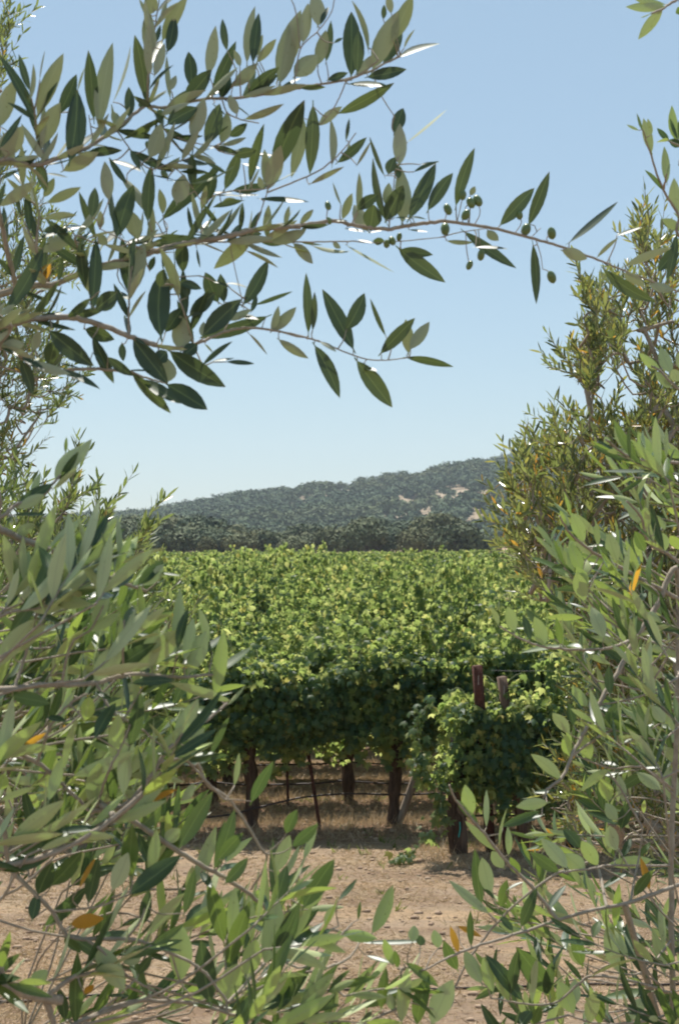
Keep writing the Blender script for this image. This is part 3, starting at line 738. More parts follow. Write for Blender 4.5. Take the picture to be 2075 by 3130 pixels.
# ---------------------------------------------------------------- olive trees
# leaf rows: base x, base y, tip x, tip y, apparent width, side shown (l pale underside, d dark upper side, w glossy face to the sun, y yellowed)
TILE = {'A': (0, 0, .3061), 'B': (440, 0, .3061), 'C': (880, 0, .3061), 'D': (0, 430, .3061), 'E': (440, 430, .3061), 'F': (880, 430, .3061),
        'G': (0, 860, .3061), 'H': (440, 800, .3061), 'I': (1035, 0, .6633), 'O': (0, 0, 1.3234), 'P': (0, 1750, .6633), 'Q': (0, 950, .5102),
        'S': (0, 2400, .6633), 'T': (1035, 2400, .6633), 'U': (1035, 1750, .6633), 'V': (1275, 950, .5102)}
UP = """
A 370 1240 65 525 95 d|300 900 165 550 70 d|300 1000 385 660 45 l|380 1140 570 525 150 l|400 800 462 510 14 l|400 1450 600 1020 170 l|600 1130 800 760 120 d|780 900 850 680 20 l|700 1600 860 900 190 d|940 1180 905 510 120 d|990 1260 1070 390 150 l|1130 1020 1345 460 18 l|1290 1170 1305 860 95 d|1460 980 1415 355 130 d|1500 560 1520 140 130 l|1475 200 1470 -60 50 d|0 1260 140 790 150 l|0 1480 240 1170 60 d|60 1568 180 1250 200 l|1180 1250 1130 1085 80 l
B 60 140 130 -80 110 l|190 400 390 -60 120 l|235 515 340 185 110 d|110 750 200 420 90 l|170 210 240 0 40 l|265 980 240 560 50 l|265 900 300 740 70 l|470 860 500 520 120 d|640 740 760 290 115 l|830 500 765 180 70 d|690 900 940 420 110 d|410 1010 690 710 150 d|960 660 915 500 60 l|1030 620 1060 45 90 l|1090 620 1145 110 100 d|1130 560 1165 340 50 l|1130 620 1330 400 80 l|1340 780 1530 100 190 l|1360 820 1540 200 170 l|890 860 1140 640 110 l|770 980 860 730 110 d|930 1140 870 940 90 l|1050 930 1320 640 110 d|1060 930 1340 750 90 d|1010 1190 1420 1110 70 l|1300 1700 1540 980 190 d|480 1370 600 980 140 l|240 1240 500 1040 150 d|620 1440 780 1040 150 d|770 1420 890 1130 110 l|860 1360 1040 1240 90 d|780 1450 1040 1390 50 l|1060 1815 1170 1230 90 d|60 1568 220 1250 150 l|690 1040 740 1080 25 w|820 1510 930 1530 40 w|1130 1530 1220 1545 40 w
C 300 250 330 -80 150 l|330 240 400 40 50 d|150 420 230 40 110 l|380 610 440 200 70 d|300 640 370 300 120 l|70 760 280 520 170 l|460 430 550 370 30 d|630 750 640 90 170 d|690 720 710 280 110 d|800 500 730 -20 50 l|850 680 1050 100 180 l|1040 400 1250 -40 140 l|1030 130 1000 -60 70 l|950 190 980 50 50 d|950 630 1170 345 90 d|1160 480 1235 280 25 l|1115 570 1490 380 70 w|800 770 1180 705 110 d|680 740 880 600 90 l|400 800 600 730 70 d|610 840 1000 870 95 w|510 1130 1075 870 110 d|310 1250 540 1040 90 l|1060 1330 1140 1060 120 d|1110 1640 1150 1230 130 l|1190 1420 1568 1070 22 l|250 1060 240 1735 130 d|150 1180 90 1750 120 l|440 1640 480 1190 70 l|580 1400 620 1180 35 d|600 1568 630 1430 40 l|500 1620 800 1390 90 d|690 1650 850 1430 30 l|960 1750 820 1360 40 d
D 360 180 110 230 90 d|130 230 260 100 40 w|0 260 130 0 160 l|0 390 190 270 40 d|390 200 440 520 100 d|460 330 540 340 50 w|510 240 600 230 40 w|0 650 380 390 110 l|640 300 990 140 130 l|860 140 1200 30 90 d|1090 590 1030 200 120 l|1110 200 1430 290 45 w|1270 430 1050 170 60 d|1510 760 1260 270 90 l|1480 800 1480 240 120 d|480 620 820 480 90 l|440 780 760 700 70 l|440 560 560 380 80 l|960 980 800 480 70 d|920 760 970 470 100 d|1220 930 960 400 70 d|1170 960 1300 440 170 d|1380 980 1320 680 150 l|440 1110 700 900 130 l|440 910 600 860 70 d|650 850 770 860 40 w|720 1080 770 1030 60 w|1000 880 1010 700 70 l|980 950 1080 1030 90 l|800 1020 840 1480 110 d|960 990 950 1700 120 d|890 1510 880 1250 100 l|1280 1500 1230 960 120 d|1300 1540 1450 1000 140 l|200 1480 340 1300 70 y|430 1080 150 1790 140 d|400 1420 500 1220 90 y
E 500 470 460 130 90 d|330 620 400 340 160 l|190 780 740 260 130 d|640 600 720 260 110 d|190 730 190 480 75 l|80 340 180 370 25 w|240 400 300 400 20 w|810 480 960 100 110 d|900 140 1120 90 100 d|1210 430 1245 90 90 l|990 230 1050 250 55 w|1240 480 1400 60 150 l|1190 480 1140 360 60 l|980 600 690 640 60 d|780 640 930 570 80 l|670 520 770 520 40 w|960 540 1070 550 40 w|1160 580 1568 630 55 w|960 900 1010 620 50 d|1230 970 1240 640 80 l|1410 850 1450 650 50 l|490 920 440 660 40 d|640 880 860 945 50 w|0 985 260 910 35 w|260 940 340 890 15 d|520 970 40 1050 100 d|450 935 555 945 25 w|400 1000 350 1310 130 d|530 1080 565 1270 25 d|190 1110 200 1290 30 d|1080 940 740 1320 140 l|1020 1100 1350 1245 35 l|60 1300 100 1150 60 d
F -170 1010 190 930 110 l|230 430 560 260 50 l|700 720 715 320 60 l|530 640 450 420 25 l|545 780 630 520 80 l|800 900 640 620 130 l|700 690 870 500 110 d|980 800 790 190 70 d|1000 330 1060 160 100 d|1100 380 1090 210 70 d|980 640 1000 420 90 l|820 880 860 640 170 d|980 790 1130 440 160 d|1140 810 1225 270 160 l|1260 310 1500 190 40 d|1320 240 1500 190 15 w|1210 770 1480 220 140 d|1400 690 1600 280 120 d|1060 770 1130 770 25 w|1210 890 1280 900 35 w|1230 760 1380 780 25 w|810 920 950 900 30 w|580 880 780 920 35 w|460 800 600 800 25 w|700 990 840 1030 40 w|1130 1090 1440 1150 90 d|1110 1080 1530 1450 140 d|850 1000 960 1010 70 d|60 1030 280 1190 100 l|250 1050 600 1160 35 l|580 1040 1070 1280 18 l|450 1020 530 1070 50 l|120 830 250 680 60 l
I 540 945 590 670 50 d|605 900 628 858 25 l|745 1035 900 855 60 d|875 1035 968 790 50 d|1065 1115 1300 955 30 d|685 1060 725 1110 40 l|1030 1155 1140 1195 50 l|1190 1185 1280 1090 18 l|1280 1085 1395 1050 20 w|580 1070 800 1258 45 d|500 1110 620 1130 20 l|630 1140 770 1145 12 w|895 1130 945 1395 40 d|1320 1225 1525 1130 35 l|1225 1245 1415 1440 55 d|1310 1260 1420 1310 40 l|1430 1310 1540 1340 40 l|1470 1250 1568 1140 50 d|1515 1285 1575 1080 40 d
"""
LOWUP = """
G 0 330 160 230 60 l|20 640 250 620 110 l|500 500 920 850 170 d|560 600 470 860 150 d|330 690 420 500 90 l|210 790 370 1110 110 d|590 890 990 1015 50 w|10 660 190 740 40 w|220 760 450 890 40 w|930 560 1150 1020 110 d|860 480 1140 570 130 d|960 280 1180 100 160 d|1220 620 1230 800 70 d|930 710 970 745 35 w|590 820 740 850 30 w|1320 550 1410 600 40 w|1290 890 1420 890 30 w|1080 760 1320 960 90 d|400 345 640 340 35 w
H 170 740 40 60 210 d|160 250 200 80 100 d|220 700 390 450 130 d|370 880 380 540 180 l|460 540 700 290 130 d|740 400 610 110 140 d|800 400 770 120 100 d|700 200 750 210 30 w|830 215 1050 235 30 w|600 730 960 360 170 d|1000 420 1310 30 130 d|1110 430 1490 270 40 d|1070 500 1150 320 50 d|920 530 1150 590 80 w|840 580 1080 490 70 l|1220 550 590 810 120 d|1270 690 1380 460 70 l|1280 690 1530 465 100 l|1050 720 1240 925 25 l|610 820 690 905 20 l|1350 780 1620 990 80 l|590 1030 870 780 50 d|690 990 830 990 50 w|830 1000 1120 1020 45 d|400 930 540 830 120 d|270 900 790 1280 180 d|130 1000 240 900 130 d|230 1200 270 960 150 l|240 1230 660 1480 170 d|0 1180 360 1440 90 w|-110 1120 290 1505 110 d|-100 780 235 1225 180 d|580 740 600 600 70 l|170 340 330 120 90 l|350 200 580 260 80 d|430 360 440 180 80 d
O 712 768 705 632 20 d|722 762 728 675 14 d|815 805 750 675 34 d|800 760 853 683 33 d|880 815 955 732 28 d|890 775 857 690 10 d|943 815 935 738 26 l|948 805 987 740 26 l|940 826 1048 834 17 d|728 800 797 912 30 d|825 835 905 943 37 d|840 850 870 860 18 w|740 790 762 802 14 w
"""
LL1 = """
Q 335 1010 475 800 95 l|400 960 548 760 65 l|360 1010 470 840 40 d|395 850 400 755 20 d|320 1070 480 950 30 l|120 1150 320 1040 60 d|110 1180 270 1100 60 l|190 1110 235 960 40 l|80 1225 290 1220 25 w|300 1415 500 1250 55 l|400 1450 540 1260 40 d|540 1500 700 1410 50 d|530 1500 745 1490 70 l|750 1540 820 1480 40 l|670 1600 800 1560 60 l|830 1640 985 1495 60 d|860 1640 990 1530 70 l|970 1570 1020 1580 22 w|80 1666 80 1350 80 l|180 1600 165 1430 40 l|190 1666 240 1420 70 l|250 1600 370 1470 70 d|310 1666 400 1480 90 l|370 1666 520 1530 70 l|100 1350 210 1270 60 l
P 450 1090 450 860 95 l|570 1020 585 735 65 l|520 1055 520 870 50 d|440 500 540 310 90 l|490 480 705 300 70 d|650 450 740 265 80 l|700 430 800 240 90 l|570 440 575 200 40 l|810 370 830 70 50 l|820 350 845 160 40 d|850 400 915 210 50 l|870 460 950 270 75 l|960 330 945 165 35 l|990 560 1040 280 60 l|840 425 1055 310 30 w|975 475 1170 365 40 w|610 510 810 480 40 d|700 515 805 485 20 w|790 510 1070 605 40 l|810 775 920 580 70 l|860 800 940 720 40 l|1050 610 1130 520 15 l|970 840 1040 650 30 d|810 855 1000 830 25 w|715 835 800 840 20 w|440 760 520 590 55 d|600 800 660 560 60 d|390 680 420 570 60 l|520 850 570 650 65 l|640 740 765 660 50 d|680 930 700 790 60 l|300 900 330 660 35 l|220 665 300 690 40 w|430 550 530 580 30 w|0 430 130 200 80 l|50 280 225 50 60 d|60 380 200 240 50 l|430 240 515 80 55 l|410 270 560 190 45 l|215 160 450 125 15 w|60 570 230 600 60 d|110 800 215 740 25 y|180 960 280 790 50 d|225 1050 285 840 50 l|0 1000 30 930 50 l|1160 1055 1240 865 50 d|700 1055 800 980 25 y|840 1050 905 980 40 l|1080 980 1110 830 25 l
"""
LL2 = """
S 20 350 380 240 50 w|0 390 240 340 60 d|825 290 970 20 70 d|650 190 750 100 70 d|770 270 820 190 60 l|990 380 1100 130 60 d|1010 340 1110 210 55 d|850 590 920 390 45 d|690 690 840 470 50 l|520 480 610 320 70 l|600 420 600 180 70 d|600 500 840 330 80 d|410 540 450 330 60 d|370 470 440 330 20 y|330 640 475 620 60 y|180 500 230 350 70 d|240 460 390 310 70 d|690 400 750 210 50 l|690 360 630 220 40 d|210 650 410 480 60 d|150 620 180 500 50 d|660 640 690 490 50 d|1030 720 965 430 70 d|1050 830 1140 540 70 d|1060 700 1090 490 50 l|1220 820 1310 520 90 l|1250 800 1405 565 75 d|1260 570 1330 370 65 d|1270 400 1335 225 60 l|1320 220 1360 110 50 d|1350 280 1470 180 50 d|1400 340 1470 180 30 l|1400 560 1525 330 80 d|1450 500 1525 350 60 l|1410 560 1480 460 60 l|730 355 780 350 30 w|925 400 950 430 40 w|1040 450 1150 340 50 d|1190 910 1420 830 25 l|1500 650 1530 540 35 l|1260 1000 1420 850 70 d|1380 1050 1568 650 40 l|830 900 830 640 95 l|970 1000 900 720 90 d|570 820 660 750 70 l|640 870 690 780 40 d|300 705 360 780 50 w|350 1100 340 780 60 d|300 1080 290 930 50 d|570 940 430 740 90 l|1040 1000 1080 820 100 l|1130 870 1190 720 80 l|1100 1100 1140 960 60 d|500 970 600 970 20 w|880 1010 940 1020 20 w|140 920 220 850 60 l|390 960 430 910 30 y
T 155 680 270 470 60 l|20 680 175 710 50 l|90 620 100 530 15 d|110 725 400 740 20 w|130 785 240 830 20 w|0 530 95 450 30 w|340 720 345 645 45 l|375 740 380 690 40 d|460 750 450 665 45 l|250 830 200 705 40 l|270 840 270 760 30 d|310 820 470 920 40 d|360 1101 385 870 65 d|290 1090 310 840 60 l|195 1030 210 840 45 d|250 1040 240 960 40 l|430 1100 520 890 90 l|480 1060 550 940 40 w
"""
LR = """
T 545 850 480 720 50 d|550 770 515 650 30 y|550 650 660 690 25 y|610 740 600 575 30 d|655 910 580 760 60 l|710 950 660 790 50 l|845 990 680 785 60 d|790 960 830 750 50 d|970 960 835 745 90 d|950 970 985 800 45 d|890 1000 880 790 35 l|640 170 530 65 30 d|600 150 615 10 60 l|680 190 690 20 25 l|730 305 570 175 35 l|740 280 755 100 12 l|780 320 790 200 30 l|655 550 615 305 50 d|700 500 660 330 60 l|690 590 505 440 40 l|760 380 700 300 50 l|840 650 910 490 50 d|830 410 790 330 40 d|745 560 780 440 45 d|780 480 845 440 20 w|665 480 725 510 20 w|800 670 750 600 30 d|750 600 800 660 20 w|935 140 800 195 40 w|755 190 930 130 40 d|960 80 815 95 50 l|1010 400 885 305 50 d|1050 380 950 230 60 l|1130 400 1040 310 70 l|1190 370 1115 260 60 l|1110 290 1050 190 50 d|1280 300 1230 185 60 l|1280 160 1230 90 50 l|1300 200 1330 70 50 d|1310 330 1350 240 35 w|1390 330 1410 290 30 w|1440 345 1250 370 50 l|1430 480 1395 330 30 y|1360 510 1430 380 45 d|960 580 1040 450 30 w|1410 870 1300 640 70 d|1290 860 1215 650 60 l|1120 830 1075 670 55 d|1330 800 1280 660 30 l|1500 870 1455 660 45 l|1500 750 1490 550 30 l|1170 700 1185 665 40 w|1080 1050 1020 900 70 l|1090 1010 1085 890 50 l|1150 1101 1170 930 60 l|1200 1101 1200 960 50 d|1440 950 1210 990 40 w|840 1101 890 1040 60 w|890 1101 930 1020 45 d|1010 1010 930 1050 30 w|1350 1080 1390 970 60 l|1568 970 1480 1010 50 d
U 735 240 710 150 25 l|810 270 770 160 50 l|880 310 860 190 35 d|950 330 900 205 55 l|960 340 890 270 18 l|1020 330 1015 210 30 d|1120 350 1050 315 35 w|1205 375 1170 365 35 w|1130 130 1085 0 60 l|1350 160 1160 50 50 l|1220 300 1160 150 60 l|1060 740 990 645 50 l|1080 700 1060 600 40 d|1145 615 1065 530 50 l|1230 690 1300 610 60 d|1250 730 1250 640 70 d|1290 790 1320 670 60 l|1310 790 1460 690 45 w|1060 840 1035 750 45 l|1160 860 1120 750 60 l|1020 950 900 820 50 l|1000 1000 900 1030 25 w|1280 890 1205 870 30 w|1480 900 1440 900 20 w|1240 910 1100 980 40 l|1390 880 1280 820 50 d|1390 440 1330 430 20 w|1550 500 1490 470 25 w|1490 480 1400 440 50 l|1500 690 1450 610 50 l|1240 1055 1220 940 60 l|1310 1055 1290 930 40 l|1540 1055 1520 890 70 l|1480 1000 1380 910 50 l|1568 880 1500 800 50 l|1250 560 1240 430 40 d|1340 300 1400 180 50 d
V 1520 370 1440 220 70 l|1450 350 1315 270 50 l|1568 420 1520 350 60 l|1520 460 1410 370 45 l|1600 350 1550 260 60 l|1150 800 1120 755 35 l|1240 830 1190 690 50 l|1395 890 1325 725 70 l|1380 880 1250 790 50 d|1310 890 1160 820 45 l|1500 910 1285 940 25 l|1490 880 1475 700 25 l|1568 880 1510 820 50 l|890 1300 840 1205 35 l|905 1290 880 1210 25 l|995 1380 925 1215 70 l|960 1380 880 1310 40 d|1085 1400 1065 1270 35 l|1060 1470 905 1370 45 l|990 1560 890 1410 70 l|1000 1600 1020 1480 60 l|1195 1500 1130 1345 75 l|1150 1490 1095 1390 45 d|1020 1640 945 1540 60 l|1280 1650 1275 1445 60 d|1330 1270 1285 1145 65 l|1350 1310 1340 1180 50 l|1400 1400 1400 1260 40 l|1360 1440 1300 1320 60 d|1480 1440 1460 1330 70 l|1568 1430 1520 1340 60 l|1480 1310 1455 1235 35 l|1310 1230 1210 1120 30 l
"""
URT = """
I 1500 30 1325 35 40 l|1490 40 1380 185 45 l|1500 20 1340 0 30 l|1590 40 1550 60 34 d|1440 700 1395 548 40 l|1440 620 1425 545 20 l|1380 600 1325 575 12 l|1510 840 1495 675 35 l|1520 650 1465 595 25 d|1575 672 1515 650 35 d|1560 650 1505 495 40 l|1565 980 1520 830 50 l|1568 1060 1495 1000 40 l|1600 700 1560 560 30 d
"""
# stems: tile, radius at start (mm), radius at end, depth at start, depth at end, points
S_UP = ["D 7 3 2.15 2.15 -80 1560 180 1480 380 1440 560 1430 780 1320 1200 1190 1600 1090", "E 5.5 4 2.15 2.2 0 1100 350 1040 560 1000 860 950 1100 890 1568 850",
        "F 4 3.4 2.2 2.25 0 850 300 820 480 800 700 850 1000 880 1280 830 1568 800", "I 3.2 1.4 2.25 2.45 520 1025 700 1050 900 1100 1050 1145 1200 1200 1320 1250 1568 1345 1620 1360",
        "A 4.5 3 2.05 2.15 -60 1700 380 1640 800 1500 1000 1400 1200 1260 1450 1050", "B 3 2.2 2.15 2.2 30 1110 220 1070 600 990 1000 970 1330 910 1568 880",
        "C 2.4 2.0 2.2 2.25 0 895 260 850 500 810 800 720 950 640 1120 560", "A 2.6 1.5 2.1 2.05 450 1640 380 1400 360 1240 350 1100", "A 2.2 1 2.12 2.15 1480 1050 1480 800 1510 600 1560 200 1600 -40",
        "A 1.4 .8 2.1 2.1 800 1500 780 1250 770 950", "A 1.4 .8 2.1 2.1 920 1420 890 1150", "D 2.4 1.6 2.1 2.12 450 1400 370 1050 390 700 270 550 160 200", "D 1.8 1 2.1 2.1 400 1090 300 930 220 760",
        "D 1.8 1.2 2.1 2.15 750 960 930 1010 1200 1050 1568 960", "E 1.8 1 2.2 2.2 560 980 570 800 600 640 780 520 1200 480 1300 420", "E 1.3 .9 2.2 2.2 1100 870 1200 610 1300 300", "E 1.3 1 2.2 2.2 280 760 230 900",
        "E 1.6 1 2.15 2.25 560 1000 720 1010 1280 1010 1568 1015", "F 1.5 .8 2.22 2.3 0 1015 300 1010 650 1005 850 1020 1160 1000 1568 960", "E 1.3 .9 2.1 2.15 20 260 240 235 430 180 600 100", "E 1.3 .9 2.1 2.15 190 140 380 330 600 640",
        "B 1.6 1 2.12 2.15 60 1140 280 1400 420 1520 600 1600", "B 1.3 .8 2.12 2.15 280 1320 480 1420 700 1460", "B 1.5 1 2.15 2.18 760 1010 830 1120 960 1190 1150 1230", "C 1.3 .9 2.22 2.22 600 820 480 1040 330 1240",
        "C 1.3 .9 2.22 2.25 850 720 900 900 1060 1160", "C 1.4 .9 2.2 2.2 60 890 75 760 130 480 300 310 430 130 470 -40", "C 1.4 .8 2.2 2.2 130 500 80 130 20 -40", "F 1.6 1 2.22 2.22 -60 560 250 330 450 190 560 80 680 -80",
        "F 1.5 .9 2.25 2.25 1000 880 1040 600 1080 200", "E 1 .7 2.2 2.2 860 1010 870 1090 960 1500 1000 1700", "I 1.2 .8 2.3 2.3 470 1100 560 1070 700 1050", "I 1 .7 2.32 2.32 895 1105 930 1180 938 1240",
        "I .9 .7 2.32 2.32 880 1090 930 1050", "C 2.4 1.6 2.2 2.2 500 815 620 790 780 700 900 600", "D 1.4 .9 2.1 2.1 1500 1100 1250 1000 1000 880", "E 1.3 .8 2.2 2.2 1230 480 1250 430"]
S_LOWUP = ["G 6 4 2.05 2.1 -250 560 0 480 200 400 380 370 700 360 1000 430 1300 550 1568 640", "H 3.4 1.3 2.1 2.25 40 800 240 860 500 830 800 700 1130 660 1568 750 1750 790", "G 3.6 2 2 2.1 -200 560 0 650 200 740 450 880 860 870 1040 880 1300 900 1450 1000",
           "O 1.6 .9 2.22 2.3 600 755 680 772 740 790 830 825 880 832 940 826", "G 2 1.2 2.1 2.1 1290 560 1290 300 1300 0 1320 -150", "H 1.6 .9 2.12 2.12 500 800 400 500 330 280 320 150", "G 1.6 1 2.08 2.05 700 350 880 200 1000 100",
           "H 1.2 .8 2.2 2.2 800 600 960 400 1000 350", "H 1.2 .8 2.15 2.15 340 150 550 140", "H 1.6 1 2.12 2.12 500 830 600 760", "H 1.8 1.2 2.12 2.12 -50 1120 100 1180 240 1220", "H 1.4 1 2.13 2.13 500 830 590 1020 700 1000"]
S_LL1 = ["Q 5 2 1.9 2.1 -250 1240 0 1310 120 1360 270 1420 400 1470 540 1540 640 1590 760 1640 880 1680", "Q 3 1.4 1.95 2.0 -250 1300 0 1240 100 1160 260 1100 340 1010 420 930", "P 4.5 1.6 1.85 2.0 -250 560 0 540 200 520 430 510 600 470 830 480 980 470",
         "P 3.5 2 1.9 1.95 -250 720 0 800 180 880 290 980 420 1100", "P 3.2 1.4 1.9 2 480 1180 600 1055 800 790 940 690 1050 600", "P 2.2 1.4 1.95 2 700 880 850 860 940 950 1040 1050", "P 2 1 1.9 1.95 430 505 520 640 620 700 700 760 790 840",
         "P 2 1.2 1.9 1.9 60 530 120 380 170 200 260 0 300 -60", "P 1.6 1 1.9 1.9 300 515 330 330 420 260 480 150", "P 1.6 1 1.9 1.9 560 480 570 300 575 220", "P 2 1.2 1.9 1.9 180 880 240 700 330 600 400 560", "P 1.8 1 1.9 1.9 430 1090 500 920 560 800 600 700"]
S_LL2 = ["S 4 2.4 1.85 1.9 -250 450 0 380 230 320 430 220 600 90 700 0", "S 4 2 2 2.1 430 30 590 150 800 290 950 380 1120 480 1250 590 1330 680", "S 2.6 1.4 2 2.1 880 -120 960 0 1060 70 1190 270 1230 350 1160 480", "S 3.2 1.6 1.95 2 -200 200 60 400 240 580 330 700 600 710 800 780 930 850 1050 1000",
         "S 2.2 1.2 1.95 2 330 700 430 730 580 870 660 920 800 1000", "S 8 6 1.9 1.95 -200 890 0 920 100 950 210 980 280 990", "S 3.4 2 1.95 1.95 210 965 330 890 420 870", "S 4 3 1.95 1.95 210 990 250 1101 280 1200", "S 3.2 1.6 1.95 2.1 300 1140 390 1080 600 1000 850 1000 1050 1050 1200 1100 1400 1200",
         "S 1.8 1 2.05 2.1 1050 1050 1040 850 1050 700 1080 600", "S 1.8 1 2.05 2.1 1140 970 1220 820 1250 780 1400 840 1500 690 1560 650", "S 1.6 1 2.1 2.1 1250 590 1330 480 1380 420", "S 2.2 1.2 2.05 2.1 1250 1110 1400 1040 1450 880 1568 700 1620 640",
         "T 1.8 .9 2.1 2.15 -60 640 60 690 150 700", "T 2 1 2.1 2.15 -40 900 40 800 100 720", "T 2.4 1.2 2.1 2.1 -100 1200 60 1130 200 1060 300 1000 290 850 400 850", "S 1.6 1 1.95 1.95 240 580 450 560 600 500", "S 1.6 1 1.95 2 600 710 660 600 690 430", "S 1.4 .9 2 2 800 780 830 900 900 1000"]
S_LR = ["T 3.6 1.4 2.5 2.3 1620 440 1510 480 1340 540 1110 590 830 680 560 770 400 850", "T 2.4 1.3 2.5 2.4 1180 360 1060 400 1000 410 800 560 620 770 540 920 480 1010", "T 3 1.3 2.4 2.3 1000 540 880 460 770 350 660 210 540 70 510 0", "T 5 4 2.6 2.6 1520 1200 1530 740 1530 350 1540 60 1560 -300",
        "T 2.4 1.2 2.4 2.4 1568 940 1330 900 1170 880 1110 910 1000 1000 870 1010 700 980", "U 5 2 2.6 2.4 1560 0 1460 160 1350 330 1290 450 1200 600 1150 700 1080 830 1030 940 960 1000", "U 2.6 1.2 2.5 2.35 1400 300 1300 330 1190 355 1000 350 870 320 745 250", "U 2.2 1.2 2.5 2.5 1600 470 1550 490 1420 560 1310 590 1200 610",
        "V 3.4 1.6 2.6 2.4 1700 960 1568 915 1500 905 1280 880 1130 770", "V 3.6 1.4 2.6 2.4 1600 1700 1330 1600 1200 1530 1060 1450 920 1340 850 1230", "V 3.4 1.6 2.6 2.45 1700 1540 1568 1500 1500 1460 1380 1380 1340 1240 1250 1140", "V 2.6 1.4 2.5 2.5 1700 520 1568 470 1450 360 1400 330",
        "T 2 1.2 2.5 2.4 1450 345 1250 370 1190 380 1030 400", "T 1.8 1 2.5 2.5 1340 530 1380 340 1400 200", "T 1.8 1 2.5 2.5 1530 700 1400 860 1250 860 1120 820", "T 2.2 1.4 2.4 2.4 1520 1050 1400 1090 1200 1100 1060 1060", "U 2 1.2 2.5 2.5 1080 840 1250 730 1310 790 1470 700", "U 2 1.2 2.5 2.5 1500 1000 1400 900 1250 900 1080 840",
        "T 1.8 1.1 2.4 2.35 1060 1060 900 1100 840 1110", "U 2 1.1 2.5 2.5 1350 1100 1300 1000 1240 920"]
S_URT = ["I 3 1.4 2.6 2.5 1700 -80 1568 -10 1490 40 1440 60", "I 3 1 2.6 2.5 1640 1100 1560 980 1490 870 1430 690 1400 600", "I 2.4 1.2 2.6 2.5 1700 760 1580 680 1520 650", "I 2 1 2.5 2.5 1490 870 1510 800", "I 2 1 2.6 2.6 1640 800 1590 700 1560 640"]
FRUIT = {'UP': "A 1405 1040 32|A 1475 1275 50|B 170 1140 55|B 30 1285 50|E 205 335 52|F 400 650 52|F 410 800 40|F 1040 1000 55|F 985 1030 45|F 1110 960 45|I 502 965 30|I 572 900 24|I 608 935 28|I 640 925 30|I 585 990 28|I 490 1055 34|I 832 992 22|I 862 1057 30|I 980 1075 30|I 602 1222 24|I 980 1277 32|I 655 1175 28|A 1480 1450 45", 'LOWUP': ''}

def parse_leaves(txt):
    out = []
    for line in txt.strip().splitlines():
        t, rest = line.split(' ', 1); ox, oy, s = TILE[t]
        for r in rest.split('|'):
            a = r.split(); v = [float(x) for x in a[:5]]
            out.append((ox + v[0] * s, oy + v[1] * s, ox + v[2] * s, oy + v[3] * s, v[4] * s, a[5]))
    return out
def parse_stem(txt):
    a = txt.split(); ox, oy, s = TILE[a[0]]; v = [float(x) for x in a[1:]]
    pts = [(ox + v[i] * s, oy + v[i + 1] * s) for i in range(4, len(v), 2)]
    return v[0] / 1000, v[1] / 1000, v[2], v[3], pts
HALF = nrm(np.array([[SUN.x, SUN.y - 1.0, SUN.z]]))[0]
def leaf_frame(p0, p1, width, cls, g):
    """3D axis and upper-side normal of a leaf seen from p0 to p1"""
    view = nrm((p0 - np.array([0, 0, CAMZ]))[None])[0]
    d2 = p1 - p0; L2 = np.linalg.norm(d2)
    if cls == 'w':
        n = nrm((np.array(SUN) - view)[None])[0] + g.normal(size=3) * .09
        k = -np.dot(d2, n) / np.dot(view, n); k = max(-.6 * L2, min(.6 * L2, k)) if abs(k) > .6 * L2 else k
        d = d2 + view * k
        n = n - nrm(d[None])[0] * np.dot(n, nrm(d[None])[0])
        n = nrm(n[None])[0]
        return d, n, max(width, min(width / max(abs(np.dot(n, view)), .3), .24 * np.linalg.norm(d)))
    lean = g.uniform(-.35, .35)
    d = d2 + view * lean * L2
    L = np.linalg.norm(d); da = d / L
    real = max(width * 1.03, L * g.uniform(.17, .215))
    real = min(real, max(width * 1.1, .017))
    c = min(1, width / real); tilt = math.acos(c) * g.choice([-1, 1])
    side = nrm(np.cross(da, view)[None])[0]
    nv = np.cross(side, da); nv /= np.linalg.norm(nv)
    if np.dot(nv, view) > 0: nv = -nv                # faces the camera
    n = nv * math.cos(tilt) + side * math.sin(tilt)
    if cls == 'l' or (cls == 'y' and g.random() < .5): n = -n
    return d, n, real

